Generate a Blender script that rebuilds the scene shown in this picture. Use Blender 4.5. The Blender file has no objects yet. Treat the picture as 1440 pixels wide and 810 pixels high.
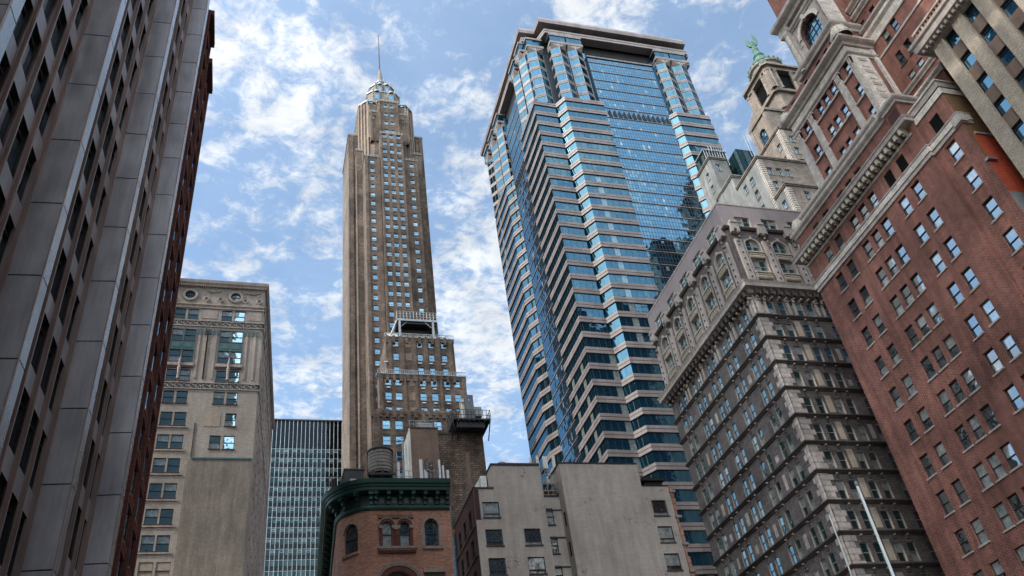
import bpy, bmesh, math, random
from mathutils import Vector, Matrix
random.seed(7)
R = math.radians
D = bpy.data
scn = bpy.context.scene
COL = scn.collection

# ------------------------------------------------------------------ camera
cam = D.objects.new('camera', D.cameras.new('camera')); COL.objects.link(cam)
cam.data.sensor_width = 36.0
cam.data.lens = 1205.04 / 1440 * 36
cam.data.clip_start = 0.1; cam.data.clip_end = 6000
pit, rol, th = .669104, -.154222, -.3510
def _rot(v): return Vector((v.x*math.cos(th)-v.y*math.sin(th), v.x*math.sin(th)+v.y*math.cos(th), v.z))
_F = Vector((0, math.cos(pit), math.sin(pit))); _R0 = Vector((1, 0, 0)); _U0 = _R0.cross(_F)
_Rt = math.cos(rol)*_R0 + math.sin(rol)*_U0; _U = -math.sin(rol)*_R0 + math.cos(rol)*_U0
_F, _Rt, _U = _rot(_F), _rot(_Rt), _rot(_U)
cam.matrix_world = Matrix(((_Rt.x, _U.x, -_F.x, 0), (_Rt.y, _U.y, -_F.y, 0), (_Rt.z, _U.z, -_F.z, 0), (0, 0, 0, 1)))
scn.camera = cam
GZ = -1.7                                        # street level (camera at eye height)

# ------------------------------------------------------------------ light
SUN_AZ, SUN_EL = -103.0, 46.0                    # azimuth from +Y, clockwise
def sdir():
    a, e = R(SUN_AZ), R(SUN_EL); return Vector((math.sin(a)*math.cos(e), math.cos(a)*math.cos(e), math.sin(e)))
sun = D.objects.new('sun', D.lights.new('sun', 'SUN')); COL.objects.link(sun)
sun.data.energy = 2.3; sun.data.angle = R(0.53); sun.data.color = (1, .95, .88)
sun.rotation_euler = (-sdir()).to_track_quat('-Z', 'Y').to_euler()
w = D.worlds.new('World'); scn.world = w; w.use_nodes = True
nt = w.node_tree; N = nt.nodes; Lk = nt.links; N.clear()
def nn(t, **k):
    n = N.new(t)
    for a, b in k.items(): setattr(n, a, b)
    return n
def mth(op, a, b=None, c=None):
    m = N.new('ShaderNodeMath'); m.operation = op
    for i, v in enumerate((a, b, c)):
        if v is None: continue
        if isinstance(v, (int, float)): m.inputs[i].default_value = v
        else: Lk.new(v, m.inputs[i])
    return m.outputs[0]
sky = nn('ShaderNodeTexSky', sky_type='NISHITA', sun_disc=False)
sky.sun_elevation = R(SUN_EL); sky.sun_rotation = R(SUN_AZ); sky.air_density = 1.0; sky.dust_density = .6; sky.ozone_density = 1.6
geo = nn('ShaderNodeTexCoord'); sep = nn('ShaderNodeSeparateXYZ'); Lk.new(geo.outputs['Generated'], sep.inputs[0])
zc = mth('MAXIMUM', sep.outputs[2], .06)
px = mth('DIVIDE', sep.outputs[0], zc); py = mth('DIVIDE', sep.outputs[1], zc)
cmb = nn('ShaderNodeCombineXYZ'); Lk.new(px, cmb.inputs[0]); Lk.new(py, cmb.inputs[1]); cmb.inputs[2].default_value = 3.7
def noise(scale, det, rough, dist=0.0, src=None):
    n = nn('ShaderNodeTexNoise'); n.inputs['Scale'].default_value = scale; n.inputs['Detail'].default_value = det
    n.inputs['Roughness'].default_value = rough; n.inputs['Distortion'].default_value = dist
    Lk.new(src or cmb.outputs[0], n.inputs['Vector']); return n.outputs['Fac']
big = noise(3.2, 3, .5); mid = noise(15, 7, .62, .5); fine = noise(38, 6, .66, .5)
# more cloud to the left and ahead, clearer to the right (direction lobes of the real sky)
def lobe(dx, dy, dz, sharp):
    v = Vector((dx, dy, dz)).normalized()
    d = mth('ADD', mth('ADD', mth('MULTIPLY', sep.outputs[0], v.x), mth('MULTIPLY', sep.outputs[1], v.y)), mth('MULTIPLY', sep.outputs[2], v.z))
    return mth('POWER', mth('MAXIMUM', d, 0.001), sharp)
def dv(az, el): a, e = R(az), R(el); return (math.sin(a)*math.cos(e), math.cos(a)*math.cos(e), math.sin(e))
cov = mth('ADD', mth('MULTIPLY', lobe(*dv(0, 36), 60), .02), mth('MULTIPLY', lobe(*dv(-8, 53), 60), .02))
cov = mth('ADD', cov, mth('MULTIPLY', lobe(*dv(17, 38), 130), .06))
cov = mth('ADD', cov, mth('MULTIPLY', lobe(*dv(42, 46), 60), .02))
s = mth('ADD', mth('MULTIPLY', big, .30), mth('ADD', mth('MULTIPLY', mid, .46), mth('MULTIPLY', fine, .26)))
s = mth('ADD', s, cov)
ramp = nn('ShaderNodeMapRange'); Lk.new(s, ramp.inputs[0]); ramp.interpolation_type = 'SMOOTHSTEP'
ramp.inputs[1].default_value = .485; ramp.inputs[2].default_value = .645; ramp.inputs[3].default_value = .17; ramp.inputs[4].default_value = .97
shade = nn('ShaderNodeMapRange'); Lk.new(noise(9, 5, .5), shade.inputs[0])
shade.inputs[1].default_value = .35; shade.inputs[2].default_value = .65; shade.inputs[3].default_value = .80; shade.inputs[4].default_value = 1.06
cc = nn('ShaderNodeVectorMath', operation='SCALE'); cc.inputs[0].default_value = (3.9, 4.1, 4.3); Lk.new(shade.outputs[0], cc.inputs['Scale'])
mx = nn('ShaderNodeMix', data_type='RGBA'); Lk.new(ramp.outputs[0], mx.inputs[0]); Lk.new(sky.outputs[0], mx.inputs[6]); Lk.new(cc.outputs[0], mx.inputs[7])
tint = nn('ShaderNodeMix', data_type='RGBA'); tint.blend_type = 'MULTIPLY'; tint.inputs[0].default_value = 1; tint.inputs[7].default_value = (.94, 1.12, 1.12, 1); Lk.new(sky.outputs[0], tint.inputs[6]); Lk.new(tint.outputs[2], mx.inputs[6])
bg = nn('ShaderNodeBackground'); bg.inputs[1].default_value = .15
# added warm sky glow behind the viewpoint, filling in shaded fronts
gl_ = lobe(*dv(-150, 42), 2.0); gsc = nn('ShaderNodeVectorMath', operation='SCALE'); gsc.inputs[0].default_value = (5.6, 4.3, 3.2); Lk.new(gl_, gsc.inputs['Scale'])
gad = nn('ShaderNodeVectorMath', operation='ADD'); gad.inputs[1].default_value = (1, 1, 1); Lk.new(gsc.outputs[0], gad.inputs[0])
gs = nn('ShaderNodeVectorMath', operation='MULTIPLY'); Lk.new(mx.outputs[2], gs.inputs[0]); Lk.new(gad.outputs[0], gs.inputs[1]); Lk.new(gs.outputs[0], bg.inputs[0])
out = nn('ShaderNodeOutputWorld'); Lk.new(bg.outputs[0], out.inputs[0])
vs = scn.view_settings; vs.view_transform = 'Standard'; vs.look = 'None'; vs.gamma = 1; vs.exposure = 0.75; vs.use_curve_mapping = False
scn.cycles.max_bounces = 6; scn.cycles.glossy_bounces = 4; scn.cycles.diffuse_bounces = 3

# ------------------------------------------------------------------ materials
MATS = {}
class NT:
    def __init__(s, name):
        s.m = D.materials.new(name); s.m.use_nodes = True; s.t = s.m.node_tree; s.N = s.t.nodes; s.N.clear()
        s.o = s.N.new('ShaderNodeOutputMaterial')
        g = s.N.new('ShaderNodeNewGeometry'); s.g = g
        a = s.n('ShaderNodeVectorMath', operation='ABSOLUTE'); s.l(g.outputs['True Normal'], a.inputs[0])
        sa = s.n('ShaderNodeSeparateXYZ'); s.l(a.outputs[0], sa.inputs[0]); s.sn = sa
        sp = s.n('ShaderNodeSeparateXYZ'); s.l(g.outputs['Position'], sp.inputs[0]); s.sp = sp
        gt = s.m_('GREATER_THAN', sa.outputs[0], sa.outputs[1])
        # along-wall coordinate: y on walls facing x, x on walls facing y
        s.u = s.m_('ADD', s.m_('MULTIPLY', sp.outputs[1], gt), s.m_('MULTIPLY', sp.outputs[0], s.m_('SUBTRACT', 1.0, gt)))
        c = s.n('ShaderNodeCombineXYZ'); s.l(s.u, c.inputs[0]); s.l(sp.outputs[2], c.inputs[1]); s.uv = c.outputs[0]
    def n(s, t, **k):
        x = s.N.new(t)
        for a, b in k.items(): setattr(x, a, b)
        return x
    def l(s, a, b): s.t.links.new(a, b)
    def m_(s, op, a, b=None, c=None):
        m = s.N.new('ShaderNodeMath'); m.operation = op
        for i, v in enumerate((a, b, c)):
            if v is None: continue
            if isinstance(v, (int, float)): m.inputs[i].default_value = v
            else: s.l(v, m.inputs[i])
        return m.outputs[0]
    def noise(s, sc, det=4, rough=.6, vec=None, stretch=None):
        n = s.n('ShaderNodeTexNoise'); n.inputs['Scale'].default_value = sc; n.inputs['Detail'].default_value = det; n.inputs['Roughness'].default_value = rough
        v = vec or s.g.outputs['Position']
        if stretch:
            mp = s.n('ShaderNodeMapping'); mp.inputs['Scale'].default_value = stretch; s.l(v, mp.inputs[0]); v = mp.outputs[0]
        s.l(v, n.inputs['Vector']); return n.outputs['Fac']
    def rng(s, v, a, b, c, d):
        r = s.n('ShaderNodeMapRange'); s.l(v, r.inputs[0])
        for i, q in enumerate((a, b, c, d)): r.inputs[i+1].default_value = q
        return r.outputs[0]
    def mix(s, f, a, b, mode='MIX'):
        m = s.n('ShaderNodeMix', data_type='RGBA'); m.blend_type = mode
        if isinstance(f, (int, float)): m.inputs[0].default_value = f
        else: s.l(f, m.inputs[0])
        for i, v in ((6, a), (7, b)):
            if isinstance(v, tuple): m.inputs[i].default_value = (*v, 1)
            else: s.l(v, m.inputs[i])
        return m.outputs[2]
    def scale(s, col, f):
        v = s.n('ShaderNodeVectorMath', operation='SCALE'); s.l(col, v.inputs[0]); s.l(f, v.inputs['Scale']); return v.outputs[0]
    def bump(s, h, st=.3, d=.05):
        b = s.n('ShaderNodeBump'); b.inputs['Strength'].default_value = st; b.inputs['Distance'].default_value = d; s.l(h, b.inputs['Height']); return b.outputs[0]
    def done(s, col, rough=.85, metal=0.0, nor=None, spec=.3):
        p = s.n('ShaderNodeBsdfPrincipled')
        if isinstance(col, tuple): p.inputs['Base Color'].default_value = (*col, 1)
        else: s.l(col, p.inputs['Base Color'])
        if isinstance(rough, (int, float)): p.inputs['Roughness'].default_value = rough
        else: s.l(rough, p.inputs['Roughness'])
        p.inputs['Metallic'].default_value = metal; p.inputs['Specular IOR Level'].default_value = spec
        if nor: s.l(nor, p.inputs['Normal'])
        s.l(p.outputs[0], s.o.inputs[0]); return s.m

def weather(T, col, amt=.35, streak=.25):
    """large soft stains plus vertical rain streaks"""
    a = T.rng(T.noise(.16, 6, .65), .3, .7, 1-amt, 1+amt*.6)
    b = T.rng(T.noise(1.3, 5, .7, T.uv, (1, .12, 1)), .35, .75, 1+streak*.3, 1-streak)
    return T.scale(T.scale(col, a), b)

def brick(name, c1, c2, mortar, bw=.42, bh=.15, amt=.3, streak=.2, ms=.02, bump=.4):
    T = NT(name); b = T.n('ShaderNodeTexBrick'); T.l(T.uv, b.inputs['Vector'])
    b.inputs['Color1'].default_value = (*c1, 1); b.inputs['Color2'].default_value = (*c2, 1); b.inputs['Mortar'].default_value = (*mortar, 1)
    b.inputs['Scale'].default_value = 1; b.inputs['Brick Width'].default_value = bw; b.inputs['Row Height'].default_value = bh
    b.inputs['Mortar Size'].default_value = ms; b.inputs['Mortar Smooth'].default_value = .3; b.inputs['Bias'].default_value = -.1
    col = weather(T, b.outputs['Color'], amt, streak)
    sp = T.noise(9, 3, .6); col = T.scale(col, T.rng(sp, .3, .7, .8, 1.22))
    MATS[name] = T.done(col, .9, nor=T.bump(T.m_('SUBTRACT', 1.0, b.outputs['Fac']), bump, .03)); return MATS[name]

def stone(name, c, amt=.3, streak=.3, rough=.85, blocks=None, mort=.55, fine=.25):
    T = NT(name); base = T.n('ShaderNodeRGB'); base.outputs[0].default_value = (*c, 1); col = base.outputs[0]; h = T.noise(6, 6, .7)
    if blocks:
        b = T.n('ShaderNodeTexBrick'); T.l(T.uv, b.inputs['Vector']); b.inputs['Scale'].default_value = 1
        b.inputs['Brick Width'].default_value = blocks[0]; b.inputs['Row Height'].default_value = blocks[1]; b.inputs['Mortar Size'].default_value = .018
        b.inputs['Mortar Smooth'].default_value = .2
        b.inputs['Color1'].default_value = (*[min(1, q*1.18) for q in c], 1); b.inputs['Color2'].default_value = (*[q*.82 for q in c], 1)
        b.inputs['Mortar'].default_value = (*[q*mort for q in c], 1); col = b.outputs['Color']
        h = T.m_('ADD', T.m_('MULTIPLY', h, .5), T.m_('SUBTRACT', 1.0, b.outputs['Fac']))
    col = weather(T, col, amt, streak)
    col = T.scale(col, T.rng(T.noise(5, 5, .7), .3, .7, 1-fine, 1+fine*.8))
    MATS[name] = T.done(col, rough, nor=T.bump(h, .35, .04)); return MATS[name]

def metal(name, c, rough=.4, met=.6, amt=.2, streak=.2):
    T = NT(name); base = T.n('ShaderNodeRGB'); base.outputs[0].default_value = (*c, 1)
    col = weather(T, base.outputs[0], amt, streak)
    r = T.rng(T.noise(.7, 5, .6), .3, .7, rough*.8, rough*1.25)
    MATS[name] = T.done(col, r, met, spec=.5); return MATS[name]

def glass(name, dark=(.012, .02, .022), blind=(.32, .33, .31), pblind=.35, tint=(.80, .92, 1.0), r0=.30, wob=.012, grid=None, line=(.02, .02, .02), var=.0, top=1.0):
    """opaque window glass: reflective sheet over a dark room or a pulled blind; grid=(pitch u, pitch z, line u, line z, offset z)"""
    T = NT(name)
    g = T.g.outputs['Random Per Island']; oi = T.n('ShaderNodeObjectInfo')
    rnd = T.m_('FRACT', T.m_('ADD', g, T.m_('MULTIPLY', oi.outputs['Random'], 7.31)))
    nv = None
    if grid:
        pu, pz, lu, lz, oz = grid
        su = T.m_('DIVIDE', T.u, pu); sz = T.m_('DIVIDE', T.m_('SUBTRACT', T.sp.outputs[2], oz), pz)
        cu = T.m_('FLOOR', su); cz = T.m_('FLOOR', sz)
        fu = T.m_('SUBTRACT', su, cu); fz = T.m_('SUBTRACT', sz, cz)
        ln = T.m_('MAXIMUM', T.m_('LESS_THAN', fu, lu/pu), T.m_('LESS_THAN', fz, lz/pz))
        cell = T.n('ShaderNodeCombineXYZ'); T.l(cu, cell.inputs[0]); T.l(cz, cell.inputs[1])
        wn = T.n('ShaderNodeTexWhiteNoise', noise_dimensions='3D'); T.l(cell.outputs[0], wn.inputs['Vector'])
        rnd = wn.outputs['Value']
        sb = T.n('ShaderNodeVectorMath', operation='SUBTRACT'); T.l(wn.outputs['Color'], sb.inputs[0]); sb.inputs[1].default_value = (.5, .5, .5)
        sc = T.n('ShaderNodeVectorMath', operation='SCALE'); T.l(sb.outputs[0], sc.inputs[0]); sc.inputs['Scale'].default_value = var
        ad = T.n('ShaderNodeVectorMath', operation='ADD'); T.l(T.g.outputs['Normal'], ad.inputs[0]); T.l(sc.outputs[0], ad.inputs[1])
        nz = T.n('ShaderNodeVectorMath', operation='NORMALIZE'); T.l(ad.outputs[0], nz.inputs[0]); nv = nz.outputs[0]
    b = T.n('ShaderNodeBump'); b.inputs['Strength'].default_value = 1.0; b.inputs['Distance'].default_value = wob
    T.l(T.noise(.9, 2, .4), b.inputs['Height'])
    if nv: T.l(nv, b.inputs['Normal'])
    isb = T.m_('LESS_THAN', rnd, pblind)
    room = T.scale(T.mix(isb, dark, blind), T.rng(T.noise(2.2, 3, .6), .3, .7, .55, 1.3))
    df = T.n('ShaderNodeBsdfDiffuse'); T.l(room, df.inputs[0])
    gl = T.n('ShaderNodeBsdfGlossy'); gl.inputs[0].default_value = (*tint, 1); gl.inputs['Roughness'].default_value = .015; T.l(b.outputs[0], gl.inputs['Normal'])
    fr = T.n('ShaderNodeFresnel'); fr.inputs[0].default_value = 1.52
    fac = T.m_('MINIMUM', T.m_('ADD', r0, T.m_('MULTIPLY', fr.outputs[0], 1.0)), top)
    mx = T.n('ShaderNodeMixShader'); T.l(fac, mx.inputs[0]); T.l(df.outputs[0], mx.inputs[1]); T.l(gl.outputs[0], mx.inputs[2]); res = mx.outputs[0]
    if grid:
        pl = T.n('ShaderNodeBsdfPrincipled'); pl.inputs['Base Color'].default_value = (*line, 1); pl.inputs['Roughness'].default_value = .5
        m2 = T.n('ShaderNodeMixShader'); T.l(ln, m2.inputs[0]); T.l(res, m2.inputs[1]); T.l(pl.outputs[0], m2.inputs[2]); res = m2.outputs[0]
    T.l(res, T.o.inputs[0]); MATS[name] = T.m; return T.m

brick('red_brick', (.285, .080, .052), (.14, .042, .031), (.30, .18, .145), .4, .15, ms=.028, amt=.55, streak=.5)
brick('gold_brick', (.22, .12, .05), (.15, .08, .035), (.12, .08, .05), .5, .2)
brick('salmon_brick', (.54, .27, .18), (.34, .155, .105), (.26, .15, .11), .34, .12, ms=.022)
brick('tan_brick', (.44, .36, .285), (.33, .27, .21), (.24, .19, .15), .45, .18, ms=.022)
brick('beige_brick', (.50, .435, .38), (.40, .35, .305), (.22, .18, .145), .45, .17, ms=.022, amt=.25)
brick('tower_brick', (.160, .115, .088), (.085, .060, .047), (.05, .037, .031), .9, .45, amt=.65, streak=.3)
brick('dark_brick', (.22, .15, .11), (.10, .07, .052), (.06, .045, .035), .7, .35, amt=.7, streak=.6, ms=.05)
brick('maroon_brick', (.085, .028, .026), (.055, .02, .02), (.05, .03, .03), .35, .12)
brick('brown_brick', (.26, .17, .125), (.21, .135, .10), (.19, .14, .11), .4, .14)
brick('terra_brick', (.17, .06, .045), (.12, .04, .03), (.09, .04, .03), .4, .16)
brick('painted_red', (.50, .085, .04), (.42, .065, .03), (.34, .05, .03), .5, .2, amt=.4, ms=.01)
stone('rough_gray', (.17, .137, .128), .5, .35, blocks=(.7, .3), mort=.4, fine=.4)
stone('quoin', (.52, .44, .39), .4, .25, blocks=(.85, .7), mort=.4)
stone('trim_dark', (.085, .066, .058), .4, .3)
stone('trim_stone', (.45, .375, .335), .3, .35)
stone('lilac_panel', (.30, .245, .24), .15, .15, fine=.08)
stone('cream', (.52, .45, .36), .3, .25)
stone('pale_stone', (.48, .41, .36), .25, .3, blocks=(1.0, .42), mort=.7)
stone('white_stone', (.64, .55, .48), .2, .25, blocks=(.8, .5), mort=.6)
stone('granite', (.20, .165, .157), .12, .12, rough=.45, blocks=(2.2, 4.1), mort=.5, fine=.1)
stone('granite_dark', (.15, .10, .095), .12, .12, rough=.45, fine=.1)
stone('limestone', (.23, .185, .155), .3, .3, blocks=(1.2, .5), mort=.7)
stone('stucco_gray', (.22, .22, .212), .4, .45, fine=.2)
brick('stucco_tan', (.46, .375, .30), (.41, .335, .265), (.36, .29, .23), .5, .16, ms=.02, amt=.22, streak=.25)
T = NT('stucco_old'); b_ = T.n('ShaderNodeTexBrick'); T.l(T.uv, b_.inputs['Vector']); b_.inputs['Scale'].default_value = 1; b_.inputs['Brick Width'].default_value = .5; b_.inputs['Row Height'].default_value = .15; b_.inputs['Mortar Size'].default_value = .018
b_.inputs['Color1'].default_value = (.47, .40, .345, 1); b_.inputs['Color2'].default_value = (.42, .355, .305, 1); b_.inputs['Mortar'].default_value = (.35, .295, .25, 1)
pk = T.m_('MULTIPLY', T.rng(T.noise(.45, 3, .5), .56, .68, 0, 1), T.rng(T.noise(3.2, 6, .75), .52, .60, 0, 1))
MATS['stucco_old'] = T.done(weather(T, T.mix(T.m_('MULTIPLY', pk, .75), b_.outputs['Color'], (.10, .085, .075)), .2, .25), .9, nor=T.bump(T.m_('SUBTRACT', 1.0, pk), .4, .03))
brick('blank_render', (.30, .258, .215), (.265, .228, .19), (.23, .19, .15), .45, .17, ms=.02, amt=.3, streak=.4)
stone('stucco_white', (.78, .74, .68), .15, .2)
stone('spandrel_brown', (.17, .115, .09), .2, .2)
stone('tower_stone', (.22, .165, .13), .3, .3, fine=.15)
stone('crown_stone', (.19, .165, .15), .25, .3)
stone('terracotta', (.30, .24, .20), .3, .2)
stone('sidewalk', (.32, .31, .29), .2, 0, blocks=(1.5, 1.5), mort=.7)
stone('asphalt', (.05, .05, .052), .25, 0)
stone('ground', (.12, .12, .115), .3, 0)
stone('roofing', (.10, .10, .10), .3, 0)
stone('rust', (.33, .13, .07), .4, .3)
metal('bronze_panel', (.50, .485, .50), .36, .4, .25, .35)
metal('steel_strip', (.55, .58, .62), .28, .75)
metal('mullion_bronze', (.34, .25, .22), .4, .5)
metal('spandrel_blue', (.36, .35, .37), .4, .5)
metal('aluminium', (.24, .27, .30), .5, .6)
metal('galvanised', (.27, .28, .29), .5, .5)
metal('black_steel', (.02, .02, .022), .5, .4)
metal('dark_frame', (.028, .03, .032), .45, .3)
metal('green_copper', (.012, .055, .042), .5, .25, .3, .3)
metal('green_dark', (.006, .018, .016), .6, .1)
metal('frieze_grey', (.09, .10, .09), .6, 0)
metal('verdigris', (.065, .15, .11), .7, .1, .5, .4)
metal('teal_paint', (.045, .12, .125), .55, .0)
metal('blue_pipe', (.10, .17, .22), .5, .2)
metal('white_paint', (.66, .67, .66), .4, 0)
metal('light_frame', (.30, .26, .22), .5, 0)
metal('logo_blue', (.02, .12, .5), .4, 0)
metal('window_white', (.40, .44, .45), .4, .2)
T = NT('tank_wood'); wv = T.n('ShaderNodeTexWave'); wv.wave_type = 'BANDS'; wv.bands_direction = 'X'; wv.inputs['Scale'].default_value = 5; T.l(T.uv, wv.inputs['Vector'])
MATS['tank_wood'] = T.done(weather(T, T.mix(wv.outputs['Fac'], (.24, .205, .185), (.46, .41, .37)), .3, .4), .9)
glass('win', pblind=.3); glass('win_teal', dark=(.01, .035, .04), pblind=.25, tint=(.6, .85, .9), r0=.28)
glass('win_blue', dark=(.01, .03, .06), pblind=.18, tint=(.26, .50, .66), r0=.30, blind=(.3, .42, .46))
glass('win_dark', dark=(.006, .008, .01), pblind=.08, tint=(.6, .7, .78), r0=.14)
glass('curtain', grid=(.80, 1.343, .13, .13, .1), dark=(.004, .02, .04), pblind=0.02, tint=(.19, .39, .53), r0=.46, line=(.02, .022, .025), var=.03)
glass('ribbon', grid=(1.5, 50, .10, .01, .2), dark=(.004, .02, .032), pblind=0.04, tint=(.13, .28, .38), r0=.34, line=(.012, .016, .02), var=.025, blind=(.25, .27, .25))
glass('slab_glass', grid=(1.1, 50, .05, .01, 0), dark=(.008, .022, .026), pblind=.30, blind=(.06, .085, .085), tint=(.10, .18, .22), r0=.06, line=(.02, .03, .03), var=.02)
glass('slab_black', grid=(1.1, 2.8, .05, .04, 0), dark=(.004, .005, .006), pblind=0, tint=(.12, .15, .18), r0=.03, line=(.01, .01, .012), var=.01)

# ------------------------------------------------------------------ mesh helpers
class MB:
    def __init__(s): s.v = []; s.f = []; s.mi = []; s.mats = []
    def mat(s, m):
        if m not in s.mats: s.mats.append(m)
        return s.mats.index(m)
    def quad(s, pts, m):
        i = len(s.v); s.v += [tuple(p) for p in pts]; s.f.append(tuple(range(i, i+len(pts)))); s.mi.append(s.mat(m))
    def hexa(s, p, m):            # p: 8 points, bottom 4 counter-clockwise, top 4
        i = len(s.v); s.v += [tuple(q) for q in p]; k = s.mat(m)
        for f in ((3, 2, 1, 0), (4, 5, 6, 7), (0, 1, 5, 4), (1, 2, 6, 5), (2, 3, 7, 6), (3, 0, 4, 7)):
            s.f.append(tuple(i+j for j in f)); s.mi.append(k)
    def box(s, x0, x1, y0, y1, z0, z1, m):
        s.hexa([(x0, y0, z0), (x1, y0, z0), (x1, y1, z0), (x0, y1, z0), (x0, y0, z1), (x1, y0, z1), (x1, y1, z1), (x0, y1, z1)], m)
    def fbox(s, F, a0, a1, b0, b1, z0, z1, m):   # box in wall coordinates, b outward
        s.hexa([F.P(a0, b1, z0), F.P(a1, b1, z0), F.P(a1, b0, z0), F.P(a0, b0, z0), F.P(a0, b1, z1), F.P(a1, b1, z1), F.P(a1, b0, z1), F.P(a0, b0, z1)], m)
    def prism(s, poly, z0, z1, m, mtop=None, cap0=True):
        n = len(poly); i = len(s.v); k = s.mat(m); kt = s.mat(mtop or m)
        s.v += [(p[0], p[1], z0) for p in poly] + [(p[0], p[1], z1) for p in poly]
        for j in range(n):
            s.f.append((i+j, i+(j+1) % n, i+n+(j+1) % n, i+n+j)); s.mi.append(k)
        s.f.append(tuple(i+n+j for j in range(n))); s.mi.append(kt)
        if cap0: s.f.append(tuple(i+n-1-j for j in range(n))); s.mi.append(k)
    def tube(s, p0, p1, r0, r1, m, n=8):
        p0 = Vector(p0); p1 = Vector(p1); d = (p1-p0).normalized()
        a = d.cross(Vector((0, 0, 1)) if abs(d.z) < .9 else Vector((1, 0, 0))).normalized(); b = d.cross(a)
        i = len(s.v); k = s.mat(m)
        for p, r in ((p0, r0), (p1, r1)):
            for j in range(n): t = 2*math.pi*j/n; s.v.append(tuple(p+a*r*math.cos(t)+b*r*math.sin(t)))
        for j in range(n): s.f.append((i+j, i+(j+1) % n, i+n+(j+1) % n, i+n+j)); s.mi.append(k)
        s.f.append(tuple(i+n-1-j for j in range(n))); s.mi.append(k); s.f.append(tuple(i+n+j for j in range(n))); s.mi.append(k)
    def lathe(s, c, prof, m, n=20, arc=(0, 2*math.pi)):
        i = len(s.v); k = s.mat(m)
        for (r, z) in prof:
            for j in range(n): t = arc[0]+(arc[1]-arc[0])*j/n; s.v.append((c[0]+r*math.cos(t), c[1]+r*math.sin(t), z))
        for q in range(len(prof)-1):
            for j in range(n): s.f.append((i+q*n+j, i+q*n+(j+1) % n, i+(q+1)*n+(j+1) % n, i+(q+1)*n+j)); s.mi.append(k)
        s.f.append(tuple(i+(len(prof)-1)*n+j for j in range(n))); s.mi.append(k)
    def sweep(s, pts, prof, m, caps=True):
        """profile [(outward, z)...] swept along an open plan path; outward = right-hand side seen walking is inward"""
        n = len(pts); P = [Vector((p[0], p[1], 0)) for p in pts]; nor = []
        for j in range(n):
            ds = []
            if j > 0: ds.append((P[j]-P[j-1]).normalized())
            if j < n-1: ds.append((P[j+1]-P[j]).normalized())
            ns = [Vector((d.y, -d.x, 0)) for d in ds]
            v = sum(ns, Vector()); v.normalize(); v = v/max(.35, v.dot(ns[0])); nor.append(v)
        i = len(s.v); q = len(prof); k = s.mat(m)
        for j in range(n):
            for (b, z) in prof: p = P[j]+nor[j]*b; s.v.append((p.x, p.y, z))
        for j in range(n-1):
            for a in range(q): b = (a+1) % q; s.f.append((i+j*q+a, i+(j+1)*q+a, i+(j+1)*q+b, i+j*q+b)); s.mi.append(k)
        if caps: s.f.append(tuple(i+a for a in range(q))); s.mi.append(k); s.f.append(tuple(i+(n-1)*q+q-1-a for a in range(q))); s.mi.append(k)
    def band(s, pts, b0, b1, z0, z1, m): s.sweep(pts, [(b0, z0), (b1, z0), (b1, z1), (b0, z1)], m)
    def mesh(s, name):
        me = D.meshes.new(name); me.from_pydata(s.v, [], s.f)
        for m in s.mats: me.materials.append(MATS[m])
        me.polygons.foreach_set('material_index', s.mi); me.update(); return me
    def split(s, name, parent, gap=.06, cap=100):
        """one part per separate piece (pieces that touch stay together)"""
        n = len(s.v); par = list(range(n))
        def fd(i):
            while par[i] != i: par[i] = par[par[i]]; i = par[i]
            return i
        for f in s.f:
            for k in f[1:]: par[fd(k)] = fd(f[0])
        isl = {}
        for i in range(n): isl.setdefault(fd(i), []).append(i)
        bb = []
        for k, vs_ in isl.items():
            P = [s.v[i] for i in vs_]; bb.append([k, [min(p[a] for p in P)-gap/2 for a in range(3)], [max(p[a] for p in P)+gap/2 for a in range(3)]])
        g = list(range(len(bb)))
        def gf(i):
            while g[i] != i: g[i] = g[g[i]]; i = g[i]
            return i
        for i in range(len(bb)):
            for j in range(i):
                if gf(i) != gf(j) and all(bb[i][1][a] < bb[j][2][a] and bb[j][1][a] < bb[i][2][a] for a in range(3)): g[gf(i)] = gf(j)
        cl = {bb[i][0]: gf(i) for i in range(len(bb))}; out = {}
        for q, f in enumerate(s.f): out.setdefault(cl[fd(f[0])], []).append(q)
        if len(out) > cap: return s.build(name, parent)
        for qs in out.values():
            m = MB(); mp = {}
            for q in qs:
                for i in s.f[q]:
                    if i not in mp: mp[i] = len(m.v); m.v.append(s.v[i])
                m.f.append(tuple(mp[i] for i in s.f[q])); m.mi.append(m.mat(s.mats[s.mi[q]]))
            m.build(name, parent)
    def build(s, name, parent=None, smooth=False):
        o = D.objects.new(name, s.mesh(name)); COL.objects.link(o)
        if parent: o.parent = parent
        if smooth:
            for p in o.data.polygons: p.use_smooth = True
        return o

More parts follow.
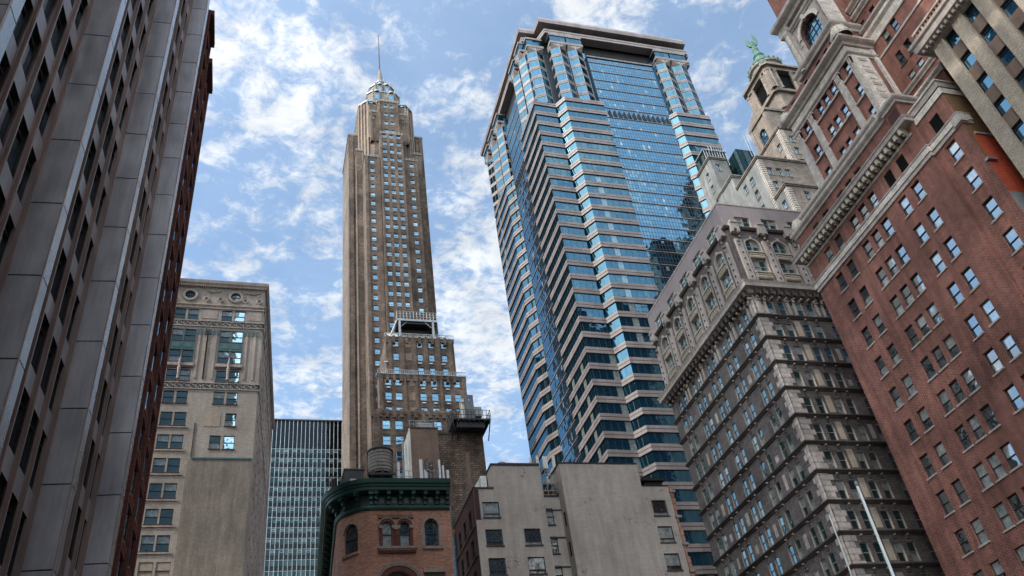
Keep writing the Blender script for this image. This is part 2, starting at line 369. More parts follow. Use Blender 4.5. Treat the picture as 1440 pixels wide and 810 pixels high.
class Fr:
    """wall frame: o = plan point, u = direction to the right seen from outside"""
    def __init__(s, o, e):
        s.o = o; dx, dy = e[0]-o[0], e[1]-o[1]; s.L = math.hypot(dx, dy); s.u = (dx/s.L, dy/s.L)
    def tan(s, a): return s.u
    def P(s, a, b, z): u = s.u; return (s.o[0]+u[0]*a+u[1]*b, s.o[1]+u[1]*a-u[0]*b, z)
class Crv:
    """wall frame along a plan path with many small segments"""
    def __init__(s, pts):
        s.p = pts; s.c = [0]
        for a, b in zip(pts, pts[1:]): s.c.append(s.c[-1]+math.hypot(b[0]-a[0], b[1]-a[1]))
        s.L = s.c[-1]
    def seg(s, a):
        for j in range(len(s.c)-1):
            if a <= s.c[j+1] or j == len(s.c)-2: return j
    def tan(s, a):
        def t(j): d = s.c[j+1]-s.c[j]; return ((s.p[j+1][0]-s.p[j][0])/d, (s.p[j+1][1]-s.p[j][1])/d)
        j = s.seg(a); return t(j)
    def P(s, a, b, z):
        j = s.seg(a); u = s.tan(a); q = a-s.c[j]; return (s.p[j][0]+u[0]*q+u[1]*b, s.p[j][1]+u[1]*q-u[0]*b, z)

def facade(mb, F, a0, a1, z0, z1, holes, depth, m, mrev=None, extra=()):
    """wall sheet with real openings and reveals going inward"""
    A = sorted(set([round(x, 4) for x in [a0, a1]+[h[0] for h in holes]+[h[1] for h in holes]+list(extra) if a0-1e-4 <= x <= a1+1e-4]))
    Z = sorted(set([round(x, 4) for x in [z0, z1]+[h[2] for h in holes]+[h[3] for h in holes] if z0-1e-4 <= x <= z1+1e-4]))
    mrev = mrev or m
    for i in range(len(A)-1):
        run = None
        for j in range(len(Z)-1):
            ca, cz = (A[i]+A[i+1])/2, (Z[j]+Z[j+1])/2
            hole = any(h[0] < ca < h[1] and h[2] < cz < h[3] for h in holes)
            if hole:
                if run is not None: mb.quad([F.P(A[i], 0, run), F.P(A[i+1], 0, run), F.P(A[i+1], 0, Z[j]), F.P(A[i], 0, Z[j])], m); run = None
            elif run is None: run = Z[j]
        if run is not None: mb.quad([F.P(A[i], 0, run), F.P(A[i+1], 0, run), F.P(A[i+1], 0, z1), F.P(A[i], 0, z1)], m)
    for h in holes:
        x0, x1, c0, c1 = h[:4]; d = -depth
        mb.quad([F.P(x0, 0, c0), F.P(x0, d, c0), F.P(x0, d, c1), F.P(x0, 0, c1)], mrev)
        mb.quad([F.P(x1, d, c0), F.P(x1, 0, c0), F.P(x1, 0, c1), F.P(x1, d, c1)], mrev)
        mb.quad([F.P(x0, d, c1), F.P(x1, d, c1), F.P(x1, 0, c1), F.P(x0, 0, c1)], mrev)
        mb.quad([F.P(x0, 0, c0), F.P(x1, 0, c0), F.P(x1, d, c0), F.P(x0, d, c0)], mrev)

# ------------------------------------------------------------------ names and tags
def tag(o, label, cat, group=None):
    o['label'] = label; o['category'] = cat
    if group: o['group'] = group
    return o
def thing(name, loc, label, cat, group=None):
    o = D.objects.new(name, None); COL.objects.link(o); o.location = (0, 0, 0); o.empty_display_size = .5
    return tag(o, label, cat, group)
def struct(mb, name): o = mb.build(name); o['kind'] = 'structure'; return o

# ------------------------------------------------------------------ windows
WM = {}
def arch_fill(mb, w, h, y0, y1, m, n=10):
    """corner pieces that turn the top of a w x h opening into a round arch"""
    r = w/2; zc = h-r
    for sgn in (-1, 1):
        for j in range(n):
            t0 = math.pi/2*j/n; t1 = math.pi/2*(j+1)/n
            xa, za = sgn*r*math.cos(t0), zc+r*math.sin(t0); xb, zb = sgn*r*math.cos(t1), zc+r*math.sin(t1)
            q = [(xa, y0, za), (xb, y0, zb), (xb, y0, h), (xa, y0, h)]; mb.quad(q if sgn > 0 else q[::-1], m)
            mb.quad([(xa, y0, za), (xb, y0, zb), (xb, y1, zb), (xa, y1, za)], m)
def win_meshes(kind, w, h):
    """meshes with x along the wall, y inward, z up; origin at bottom centre of the opening"""
    key = (kind, round(w, 2), round(h, 2))
    if key in WM: return WM[key]
    g = MB(); f = MB(); s = MB(); K = KINDS[kind]; d = K['d']; hw = w/2; gm = K['glass']; fm = K['frame']; t = K.get('t', .06)
    def pane(x0, x1, z0, z1, y): g.quad([(x0, y, z0), (x1, y, z0), (x1, y, z1), (x0, y, z1)], gm)
    def bar(x0, x1, z0, z1, y0=None, y1=None): f.box(x0, x1, (d-.09) if y0 is None else y0, d+.03 if y1 is None else y1, z0, z1, fm)
    st = K['style']
    bar(-hw, -hw+t, 0, h); bar(hw-t, hw, 0, h); bar(-hw+t, hw-t, h-t, h); bar(-hw+t, hw-t, 0, t)
    if st == 'sash':
        zm = h*.5; pane(-hw+t, hw-t, t, zm, d); pane(-hw+t, hw-t, zm, h-t, d-.04); bar(-hw+t, hw-t, zm-.035, zm+.035)
    elif st == 'twin':
        pane(-hw, 0, 0, h*.52, d); pane(0, hw, 0, h*.52, d); pane(-hw, 0, h*.52, h, d-.03); pane(0, hw, h*.52, h, d-.03)
        bar(-.09, .09, t, h-t, d-.16); bar(-hw+t, -.09, h*.52-.04, h*.52+.04); bar(.09, hw-t, h*.52-.04, h*.52+.04)
    elif st == 'big':
        zm = h*.26; pane(-hw, hw, 0, zm, d); pane(-hw, hw, zm, h, d-.03); bar(-hw+t, hw-t, zm-.05, zm+.05)
    elif st == 'one':
        pane(-hw, hw, 0, h, d); bar(-hw+t, hw-t, h*.80, h*.80+.05)
    elif st == 'louver':
        k = int(h/.16)
        for i in range(k):
            z = t+(h-2*t)*i/k
            g.quad([(-hw, d-.02, z), (hw, d-.02, z), (hw, d-.14, z+.10), (-hw, d-.14, z+.10)], 'dark_frame')
        pane(-hw, hw, 0, h, d)
    elif st == 'grid':
        nx, nz = K['n']
        for i in range(nx):
            for j in range(nz): pane(-hw+w*i/nx, -hw+w*(i+1)/nx, h*j/nz, h*(j+1)/nz, d)
        for i in range(1, nx): x = -hw+w*i/nx; bar(x-.04, x+.04, t, h-t)
        for j in range(1, nz): z = h*j/nz; bar(-hw+t, hw-t, z-.035, z+.035, d-.07, d+.02)
    if K.get('sill'): s.box(-hw-.1, hw+.1, -.10, d, -.13, .02, K['sill'])
    if K.get('arch'):
        arch_fill(f, w, h, .003 if K['arch'] is True else .02, d+.02, K.get('archm', fm))
    WM[key] = (g.mesh('window_glass'), f.mesh('window_frame'), s.mesh('window_sill') if s.v else None); return WM[key]
glass('win_loft', pblind=.45, blind=(.40, .42, .40), r0=.42, wob=.03, tint=(.75, .9, .95))
glass('win_metal', pblind=.04, r0=.42, wob=.03, tint=(.62, .78, .90))
KINDS = {
 'red': dict(style='sash', d=.28, glass='win', frame='dark_frame', sill='trim_stone', t=.055),
 'redlouver': dict(style='louver', d=.2, glass='win_dark', frame='dark_frame', sill='trim_stone'),
 'gray': dict(style='sash', d=.20, glass='win_teal', frame='light_frame', t=.055),
 'graytwin': dict(style='twin', d=.28, glass='win_teal', frame='light_frame', t=.10),
 'grayarch': dict(style='twin', d=.28, glass='win_teal', frame='light_frame', t=.10, arch=True, archm='trim_stone'),
 'tan': dict(style='one', d=.25, glass='win_blue', frame='dark_frame'),
 'beige': dict(style='sash', d=.22, glass='win_teal', frame='dark_frame', sill='trim_dark', t=.08),
 'blinded': dict(style='sash', d=.1, glass='stucco_tan', frame='trim_dark', t=.05),
 'loft': dict(style='big', d=.2, glass='win_loft', frame='black_steel', sill='trim_dark', t=.08),
 'narrow': dict(style='sash', d=.2, glass='win_loft', frame='black_steel', sill='trim_dark', t=.07),
 'arch': dict(style='sash', d=.3, glass='win', frame='black_steel', sill='salmon_brick', t=.07, arch=True, archm='salmon_brick'),
 'tower': dict(style='sash', d=.3, glass='win_blue', frame='window_white', t=.10, sill='tower_stone'),
 'stone': dict(style='grid', n=(2, 3), d=.35, glass='win_blue', frame='window_white', t=.09, sill='limestone'),
 'stonearch': dict(style='grid', n=(4, 6), d=.5, glass='win_blue', frame='dark_frame', t=.1, arch=True, archm='limestone'),
 'redarch': dict(style='grid', n=(4, 6), d=.6, glass='win_blue', frame='dark_frame', t=.12, arch=True, archm='red_brick'),
 'metal': dict(style='one', d=.22, glass='win_metal', frame='black_steel', t=.05),
 'dark': dict(style='sash', d=.2, glass='win_dark', frame='black_steel', t=.06, sill='trim_dark'),
 'round': dict(style='grid', n=(2, 2), d=.25, glass='win_dark', frame='teal_paint', t=.06),
 'bay': dict(style='one', d=.08, glass='win_blue', frame='dark_frame', t=.05),
 'far': dict(style='sash', d=.25, glass='win_dark', frame='dark_frame'),
}
def in_view(p):
    d = Vector(p); f = d.dot(_F)
    if f <= .1: return False
    x = d.dot(_Rt)/f*1205.04/720; y = d.dot(_U)/f*1205.04/405
    return abs(x) < 1.06 and abs(y) < 1.08
class Wins:
    """collects the windows of one building; the 100 that show largest become parts, the rest one stuff part"""
    def __init__(s, parent, cap=100): s.p = parent; s.L = []; s.cap = cap; s.flip = []
    def add(s, F, a, z, w, h, kind, b=0):
        u = F.tan(a); n = (u[1], -u[0]); P = F.P(a, b, z)
        face = -(n[0]*P[0]+n[1]*P[1])/max(1, math.hypot(P[0], P[1]))
        vis = in_view((P[0], P[1], z+h/2)) and face > 0.02
        sc = (w*h*max(face, .02)/(P[0]**2+P[1]**2+P[2]**2)) if vis else -1
        j = random.uniform(-.006, .006), random.uniform(-.006, .006)
        M = Matrix(((u[0], -n[0], 0, P[0]), (u[1], -n[1], 0, P[1]), (0, 0, 1, P[2]), (0, 0, 0, 1))) @ Matrix.Rotation(j[0], 4, 'X') @ Matrix.Rotation(j[1], 4, 'Z')
        s.L.append((sc, M, kind, w, h, None))
    def hole(s, a, z, w, h): return (a-w/2, a+w/2, z, z+h)
    def flush(s, name='window'):
        s.L.sort(key=lambda t: -t[0]); rest = MB(); nrest = 0
        for i, (sc, M, kind, w, h, _) in enumerate(s.L):
            g, f, sl = win_meshes(kind, w, h)
            if i < s.cap and sc > 0:
                o = D.objects.new(name, g); COL.objects.link(o); o.parent = s.p; o.matrix_local = M
                q = D.objects.new('frame', f); COL.objects.link(q); q.parent = o
                if sl: q = D.objects.new('sill', sl); COL.objects.link(q); q.parent = o
            else:
                nrest += 1
                for me in (g, f, sl):
                    if me is None: continue
                    base = len(rest.v); rest.v += [tuple(M @ v.co) for v in me.vertices]
                    for p in me.polygons:
                        rest.f.append(tuple(base+k for k in p.vertices)); rest.mi.append(rest.mat(me.materials[p.material_index].name))
        if nrest: o = rest.build(name, s.p); o['kind'] = 'stuff'

def wall_rows(wins, F, cols, rows, w, h, kind, holes):
    for z in rows:
        for a in cols: wins.add(F, a, z, w, h, kind); holes.append(wins.hole(a, z, w, h))

# ------------------------------------------------------------------ the setting
g = MB(); g.quad([(-3000, -3000, GZ-.02), (3000, -3000, GZ-.02), (3000, 3000, GZ-.02), (-3000, 3000, GZ-.02)], 'ground'); struct(g, 'ground')
g = MB(); g.quad([(-4.6, -200, GZ), (54, -200, GZ), (54, 62, GZ), (-4.6, 62, GZ)], 'asphalt')
g.quad([(-3, 62, GZ), (5, 62, GZ), (8, 320, GZ), (1, 320, GZ)], 'asphalt'); g.quad([(49, 62, GZ), (56.5, 62, GZ), (56.5, 320, GZ), (49, 320, GZ)], 'asphalt'); struct(g, 'road')
g = MB(); g.box(-9.2, -4.6, -200, 116, GZ-.02, GZ+.13, 'sidewalk'); g.box(54, 57.7, -200, 100, GZ-.02, GZ+.13, 'sidewalk')
g.box(5, 49, 64, 86, GZ-.02, GZ+.13, 'sidewalk'); g.box(20, 34, -14, 52, GZ-.02, GZ+.13, 'sidewalk'); struct(g, 'pavement')

def rng(z0, step, n): return [z0+step*i for i in range(n)]

# ================================================================== left: metal-clad tower with deep piers
def metal_tower():
    t = thing('office_tower', None, 'dark metal-clad tower with deep rectangular piers filling the left edge', 'office tower')
    ph = [(-10.6, -8.4), (-9.9, 1.0), (-9.45, 10.0), (-9.02, 19.3), (-8.56, 28.68), (-7.96, 38.45), (-7.23, 47.5)]
    d = Vector((.0698, .9976)); n = (d.y, -d.x); top = 128.0; fl = 3.9; z00 = 19.25-fl*5
    body = MB(); W = Wins(t)
    wl = [(p[0]-n[0]*1.38, p[1]-n[1]*1.38) for p in ph]
    far = (wl[-1][0]+d.x*2.2, wl[-1][1]+d.y*2.2)
    for i in range(len(ph)):
        # wall runs toward +y: seen from the street (+x side) right-hand is +y
        a = wl[i]; s0 = (a[0]+d.x*1.1, a[1]+d.y*1.1); e = wl[i+1] if i+1 < len(wl) else far
        F = Fr(s0, e); L = F.L; holes = []
        if i+1 < len(wl):
            pit_ = L/5
            for k in range(36):
                z = z00+fl*k-.55
                if z < 3: continue
                for c in range(5):
                    ac = pit_*(c+.5); W.add(F, ac, z, pit_-.30, 2.75, 'metal'); holes.append(W.hole(ac, z, pit_-.30, 2.75))
        facade(body, F, 0, L, GZ, top, holes, .25, 'spandrel_blue', 'black_steel')
        # pier built of one panel per storey with open joints
        pm = MB(); p = ph[i]
        q = [(p[0]-n[0]*1.5, p[1]-n[1]*1.5), p, (p[0]+d.x*.75+n[0]*0, p[1]+d.y*.75), (p[0]+d.x*1.15-n[0]*.35, p[1]+d.y*1.15-n[1]*.35), (p[0]+d.x*1.15-n[0]*1.5, p[1]+d.y*1.15-n[1]*1.5)]
        cx = sum(v[0] for v in q)/5; cy = sum(v[1] for v in q)/5
        pm.prism([(cx+(v[0]-cx)*.9, cy+(v[1]-cy)*.93) for v in q], GZ, top, 'black_steel')
        z = z00
        while z < top:
            i0 = len(pm.v); pm.prism(q, max(z, GZ)+.035, min(z+fl, top)-.035, 'bronze_panel'); z += fl
        pm.build('pier', t)
        sm = MB(); e0, e1 = Vector((p[0]+n[0]*.03, p[1]+n[1]*.03+.06)), Vector((p[0]+d.x*.74+n[0]*.03, p[1]+d.y*.74+n[1]*.03)); z = z00
        while z < top: sm.hexa([(e0.x-.1, e0.y, max(z, GZ)+.04), (e0.x, e0.y, max(z, GZ)+.04), (e1.x, e1.y, max(z, GZ)+.04), (e1.x-.1, e1.y, max(z, GZ)+.04), (e0.x-.1, e0.y, z+fl-.04), (e0.x, e0.y, z+fl-.04), (e1.x, e1.y, z+fl-.04), (e1.x-.1, e1.y, z+fl-.04)], 'steel_strip'); z += fl
        sm.build('side_panel', t)
        er = MB()
        er.tube((p[0]+n[0]*.02, p[1]-.02, GZ), (p[0]+n[0]*.02, p[1]-.02, top), .035, .035, 'mullion_bronze', 6)
        er.build('corner_trim', t)
        if i+1 < len(wl):
            mm = MB(); pit_ = L/5
            for c in range(6):
                a0 = pit_*c; a0 = min(max(a0, .1), L-.1)
                mm.fbox(F, a0-.05, a0+.05, -.1, .20, 2, top, 'mullion_bronze'); mm.fbox(F, a0-.15, a0-.10, -.1, .07, 2, top, 'mullion_bronze'); mm.fbox(F, a0+.10, a0+.15, -.1, .07, 2, top, 'mullion_bronze')
            mm.split('mullion', t)
    b0 = wl[0]
    body.prism([(-38, b0[1]), (b0[0]-.6, b0[1]), (far[0]-.6, far[1]), (-38, far[1])], GZ, top-.5, 'black_steel'); body.box(-38, -9.4, 20, 49.6, top-.5, 212, 'bronze_panel')  # unseen upper mass added, its height set to shade the walls opposite
    body.quad([(far[0], far[1], GZ), (-38, far[1]+.01, GZ), (-38, far[1]+.01, top), (far[0], far[1], top)], 'bronze_panel')
    body.build('wall', t); W.flush()
metal_tower()

# ================================================================== red-brown apartment block with bay windows, beyond it
def bay_block():
    t = thing('apartment_building', None, 'rust red block with stacked trapezoid bay windows glimpsed beside the dark tower', 'apartment block')
    b = MB(); top = 74; x0 = -8.35
    b.box(-38, x0, 51.2, 60.6, GZ, 68, 'terra_brick'); b.box(-38, x0-.6, 53.5, 60.2, 68, 72, 'terra_brick'); b.build('wall', t)
    W = Wins(t)
    for cy, tz, name in ((52.9, 75, 'near'), (56.7, 72.6, 'far')):
        rb = MB(); rb.box(x0-.1, x0+1.05, cy+1.62, cy+1.98, GZ, tz, 'terra_brick'); rb.box(x0-.1, x0+1.05, cy-2.0, cy-1.72, GZ, tz, 'terra_brick'); rb.build('rib', t)
        z = 4.4
        while z < tz-2:
            pl = [(x0-.2, cy-1.7), (x0+.4, cy-1.55), (x0+1.0, cy-.8), (x0+1.0, cy+.8), (x0+.4, cy+1.5), (x0-.2, cy+1.6)]
            s = MB(); s.prism(pl, z-.45, z+.05, 'terra_brick'); s.prism([((p[0]-x0)*1.04+x0, (p[1]-cy)*1.02+cy) for p in pl], z+.05, z+.17, 'rust'); s.build('bay_sill', t)
            q = [(x0-.2, cy-1.4), (x0+.3, cy-1.4), (x0+.85, cy-.68), (x0+.85, cy+.68), (x0+.3, cy+1.35), (x0-.2, cy+1.35)]
            g = MB(); g.prism(q, z+.17, z+2.45, 'win_blue')
            for k in range(1, 5):
                g.tube((q[k][0]+.03, q[k][1], z+.17), (q[k][0]+.03, q[k][1], z+2.45), .05, .05, 'terra_brick', 5)
            g.build('bay_window', t)
            z += 2.98
        c = MB(); c.box(x0-.5, x0+1.35, cy-1.9, cy+1.9, tz-.6, tz+.1, 'terra_brick'); c.box(x0-.5, x0+.7, cy-1.5, cy+1.5, tz+.1, tz+1.4, 'terra_brick'); c.split('parapet', t)
bay_block()

# unseen tower added behind the bay-window block to shade the walls opposite
def shade_tower():
    t = thing('office_tower', None, 'unseen tall tower added behind the dark metal tower for shade', 'office tower')
    b = MB(); b.box(-78, -44, 60.9, 86, GZ, 214, 'granite'); b.box(-78, -38.4, 51.1, 60.9, GZ, 214, 'granite'); b.build('wall', t)
    b = MB(); b.box(-36, -23, 130, 151, GZ, 150, 'granite_dark'); b.build('added_wing', t)  # unseen block added to darken reflections in the banded glass tower
    for F, L in ((Fr((-44, 60.9), (-44, 86)), 25.1),):
        for z in rng(8, 8, 22):
            s = MB(); s.fbox(F, 1, L-1, -.1, .06, z, z+2.6, 'ribbon'); s.split('ribbon_window', t)  # window bands of the added shade tower
shade_tower()

# ================================================================== beige stone office block with ornate crown
def beige_block():
    t = thing('stone_building', None, 'beige brick block with ornate carved crown and blank stucco wall panel', 'office building')
    W = Wins(t); wall = MB(); H = 95.2; yF = 117.0
    F = Fr((-24, yF), (-.95, yF)); A = lambda x: x+24
    holes = []
    def w(x, z, ww, hh, k): W.add(F, A(x), z, ww, hh, k); holes.append(W.hole(A(x), z, ww, hh))
    for g0 in (-20.9, -13.7, -6.55):
        for dx in (-1.0, .98): w(g0+dx+.92 if g0 == -6.55 else g0+dx+.95, 87.4, 1.6, 2.1, 'beige')
        c = g0+.95
        for z in (79.2, 83.2):
            for dx in (-.92, .92): w(c+dx, z, 1.62, 2.25, 'beige')
        for z in (75.7, 71.8):
            for dx in (-.95, .95): w(c+dx, z, 1.55, 2.1, 'beige')
    for z in (68.0, 64.2, 60.4, 56.5, 52.7, 48.9, 41.3, 37.4, 33.6, 29.8, 26.0, 22.2):
        for x in (-20.9, -18.9, -13.55, -11.65): w(x, z, 1.65, 2.25, 'beige')
    for x in (-20.9, -18.9, -13.35, -11.2): w(x, 45.1, 1.75, 2.35, 'blinded')
    for x, z in ((-4.55, 68.0), (-6.45, 64.2), (-4.5, 64.2)): w(x, z, 1.55, 2.2, 'beige')
    # round openings below the roof
    for x in (-19.7, -12.65, -5.55): holes.append((A(x)-.95, A(x)+.95, 91.45, 93.35))
    facade(wall, F, 0, F.L, GZ, H, holes, .3, 'beige_brick')
    S = Fr((-.95, yF), (2.05, 163.2)); sh = []
    for z in rng(6, 3.83, 23):
        for k in range(14):
            a = 2.0+k*3.15
            for da in (0, 1.25): W.add(S, a+da, z, .95, 2.1, 'beige'); sh.append(W.hole(a+da, z, .95, 2.1))
    facade(wall, S, 0, S.L, GZ, H, sh, .3, 'beige_brick')
    wall.quad([(-24, yF, H), (-.95, yF, H), (2.05, 163.2, H), (-24, 163.2, H)], 'roofing')
    wall.box(-23.9, -1.6, yF+1.2, 163, GZ, H-.2, 'black_steel'); wall.build('wall', t)
    for x in (-19.7, -12.65, -5.55):
        o = MB()
        n = 24
        for j in range(n):   # ring trim and corner infill of the round opening
            t0, t1 = 2*math.pi*j/n, 2*math.pi*(j+1)/n
            c = lambda r, tt, y: (x+r*math.cos(tt), y, 92.4+r*math.sin(tt))
            o.quad([c(.80, t0, yF-.14), c(.80, t1, yF-.14), c(1.18, t1, yF-.14), c(1.18, t0, yF-.14)], 'trim_stone')
            o.quad([c(.80, t0, yF-.14), c(.80, t1, yF-.14), c(.80, t1, yF+.25), c(.80, t0, yF+.25)], 'trim_stone')
            o.quad([c(1.18, t0, yF-.14), c(1.18, t1, yF-.14), c(1.18, t1, yF+.05), c(1.18, t0, yF+.05)], 'trim_stone')
            o.quad([c(.80, t0, yF+.01), c(.80, t1, yF+.01), c(1.4, t1, yF+.01), c(1.4, t0, yF+.01)], 'beige_brick') if False else None
            m = c(1.27, (t0+t1)/2, yF); o.box(m[0]-.07, m[0]+.07, yF-.12, yF+.02, m[2]-.07, m[2]+.07, 'trim_stone')
        w_ = o.build('round_window_surround', t)
        g = MB(); g.quad([(x-.95, yF+.24, 91.45), (x+.95, yF+.24, 91.45), (x+.95, yF+.24, 93.35), (x-.95, yF+.24, 93.35)], 'win_dark')
        g.box(x-.8, x+.8, yF+.15, yF+.22, 92.36, 92.44, 'teal_paint'); g.box(x-.04, x+.04, yF+.14, yF+.21, 91.6, 93.2, 'teal_paint')
        g.build('round_window', t)
    # carved bands: repeated scrolls, leaves and dentils
    def ornate(z0, z1, nm, path=[(-24, yF), (-.95, yF), (2.05, 163.2)]):
        b = MB(); b.band(path, -.05, .14, z0, z0+.16, 'trim_stone'); b.band(path, -.05, .18, z1-.16, z1, 'trim_stone'); b.band(path, -.05, .03, z0+.16, z1-.16, 'teal_paint' if nm == 'frieze' else 'trim_stone')
        x = -23.7; k = 0; h = (z1-z0)/2; zc = (z0+z1)/2
        while x < -1.2:
            r = h*.55
            for j in range(10):
                a0 = 2*math.pi*j/10; 
                if j < 8: b.tube((x+r*math.cos(a0), yF-.08, zc+r*math.sin(a0)), (x+r*math.cos(a0+.63), yF-.08, zc+r*math.sin(a0+.63)), .075, .075, 'trim_stone', 5)
            b.lathe((x, yF-.02), [(.01, zc-.12), (.13, zc), (.01, zc+.12)], 'trim_stone', 6)
            b.tube((x+r, yF-.07, zc+(h*.4 if k % 2 else -h*.4)), (x+r+.34, yF-.07, zc+(-h*.4 if k % 2 else h*.4)), .07, .05, 'trim_stone', 5)
            x += 2*r+.34; k += 1
        b.build(nm, t)
    ornate(74.25, 75.45, 'frieze'); ornate(86.0, 87.2, 'frieze'); ornate(89.7, 90.5, 'moulding')
    c = MB(); P = [(-24, yF), (-.95, yF), (2.05, 163.2)]
    c.sweep(P, [(-.1, 94.2), (.25, 94.3), (.5, 94.75), (.55, 95.3), (-.1, 95.3)], 'trim_stone')
    x = -23.8
    while x < -1: c.box(x, x+.14, yF-.42, yF, 94.0, 94.3, 'trim_stone'); x += .34
    c.split('cornice', t)
    d = MB()     # wreaths, swags and rosettes under the roof
    for x in (-16.2, -9.0, -2.9, -23.0):
        for dx in (-1.1, 1.1):
            for j in range(12): a0 = 2*math.pi*j/12; d.tube((x+dx+.36*math.cos(a0), yF-.08, 91.6+.42*math.sin(a0)), (x+dx+.36*math.cos(a0+.52), yF-.08, 91.6+.42*math.sin(a0+.52)), .11, .11, 'trim_stone', 5)
            d.box(x+dx-.12, x+dx+.12, yF-.15, yF, 90.5, 91.1, 'trim_stone')
        for j in range(8):
            a0 = math.pi*j/8; a1 = math.pi*(j+1)/8
            d.tube((x-1.1*math.cos(a0), yF-.07, 93.6-.5*math.sin(a0)), (x-1.1*math.cos(a1), yF-.07, 93.6-.5*math.sin(a1)), .12, .12, 'trim_stone', 5)
    d.split('carved_ornament', t)
    p = MB()
    for g0 in (-19.95, -12.75, -5.6):     # teal panels between the double-height windows, pilasters beside them
        q = MB(); q.box(g0-1.78, g0+1.78, yF-.06, yF+.2, 81.5, 83.15, 'teal_paint')
        for dx in (-.85, .85): q.box(g0+dx-.55, g0+dx+.55, yF-.10, yF, 81.85, 82.8, 'teal_paint')
        q.box(g0-1.85, g0-1.74, yF-.09, yF+.2, 79.1, 85.6, 'teal_paint'); q.box(g0+1.74, g0+1.85, yF-.09, yF+.2, 79.1, 85.6, 'teal_paint'); q.box(g0-.07, g0+.07, yF-.09, yF+.2, 79.1, 85.6, 'teal_paint'); q.split('teal_panel', t)
        p.box(g0-2.0, g0+2.0, yF-.22, yF+.05, 78.4, 78.95, 'trim_stone'); p.lathe((g0, yF-.25), [(.22, 75.9), (.18, 76.6), (.26, 78.0), (.14, 78.3), (.2, 78.9), (.12, 79.6), (.02, 80.1)], 'trim_stone', 10)
        for dx in (-2.35, -3.6, 2.35, 3.6) if g0 > -6 else (-2.35, 2.35, 3.6):
            if g0+dx < -1.0:
                p.box(g0+dx-.14, g0+dx+.14, yF-.10, yF+.05, 76.2, 85.2, 'trim_stone')
                for k in range(4): p.box(g0+dx-.42+k*.25, g0+dx-.28+k*.25, yF-.13, yF+.05, 84.5, 85.5, 'teal_paint')
        for z in (87.7,): p.box(g0+2.3, g0+4.6 if g0+4.6 < -1 else -1.2, yF-.05, yF+.05, z, 89.4, 'trim_stone')
        p.box(g0-2.0, g0+2.0, yF-.12, yF+.05, 78.0, 78.12, 'trim_dark')
    p.split('pilaster', t)
    s = MB()
    for z in (48.75, 52.5, 56.3, 60.2, 64.0, 67.8, 44.9, 41.1): s.box(-23.9, -10.4, yF-.12, yF+.04, z-.22, z-.02, 'trim_stone')
    s.box(-9.4, -1.1, yF-.16, yF+.04, 62.5, 62.75, 'teal_paint'); s.split('string_course', t)
    r = MB(); r.box(-9.9, -1.15, yF-.07, yF+.1, GZ, 62.5, 'blank_render'); r.box(-9.4, -5.1, yF-.05, yF+.1, 62.76, 67.2, 'stucco_tan') if False else None
    r.box(-9.55, -9.4, yF-.09, yF+.1, 62.75, 68.4, 'trim_dark'); r.box(-8.2, -6.0, yF-.04, yF+.1, 67.9, 70.2, 'stucco_tan'); r.split('blank_wall', t)
    # thin moulding lines running down the side
    v = MB()
    for a in [1+3.15*k for k in range(15)]: v.fbox(S, a-.12, a+.12, -.05, .2, 4, 90, 'trim_stone')
    v.split('side_pilaster', t); W.flush()
beige_block()

# ================================================================== curtain wall slab far behind
def slab():
    t = thing('office_slab', None, 'glass and metal slab with white vertical mullions, far end of the street', 'office building')
    b = MB(); b.box(-20, 30.5, 220, 245, GZ, 130.2, 'dark_frame'); b.build('wall', t)
    for k, z in enumerate(rng(121.0-2.9*38, 2.9, 39)):
        if z < 45: continue
        g = MB(); g.box(-19.9, 30.4, 219.9, 220.5, z-2.9+1.35, z-.05, 'slab_glass'); g.split('ribbon_window', t)
        s = MB(); s.box(-19.9, 30.4, 219.86, 220.5, z-2.9, z-2.9+1.33, 'slab_black'); s.box(-19.9, 30.4, 219.80, 220.4, z-.07, z+.01, 'window_white'); s.split('spandrel', t)
    g = MB(); g.box(-19.9, 30.4, 219.9, 220.5, 121.2, 129.9, 'slab_black'); g.build('plant_screen', t)
    x = 3.0-1.13*20; k = 0
    while x < 30:
        m = MB(); m.box(x-.055, x+.055, 219.68, 220, 30, 130.1, 'window_white'); m.build('mullion', t); x += 1.13
    p = MB(); p.box(-20.1, 30.6, 219.5, 245.1, 130.0, 130.4, 'dark_frame'); p.split('parapet', t)
    vm = MB(); vm.box(-.46, -.38, -.1, 0, 0, .55, 'window_white'); vm.box(.38, .46, -.1, 0, 0, .55, 'window_white'); vm.box(-.46, .46, -.1, 0, .47, .55, 'window_white'); vm.box(-.46, .46, -.1, 0, 0, .08, 'window_white')
    me = vm.mesh('vent_window'); cnt = 0
    for r in range(25):
        z = 121.0-.75-2.9*r
        for c in range(12):
            x = 3.0+1.13*(2*c+(r % 2))-.55
            if x > 24 or cnt >= 100: continue
            if random.random() < .12: continue
            o = D.objects.new('vent_window', me); COL.objects.link(o); o.parent = t; o.location = (x, 219.84, z-.25); cnt += 1
slab()

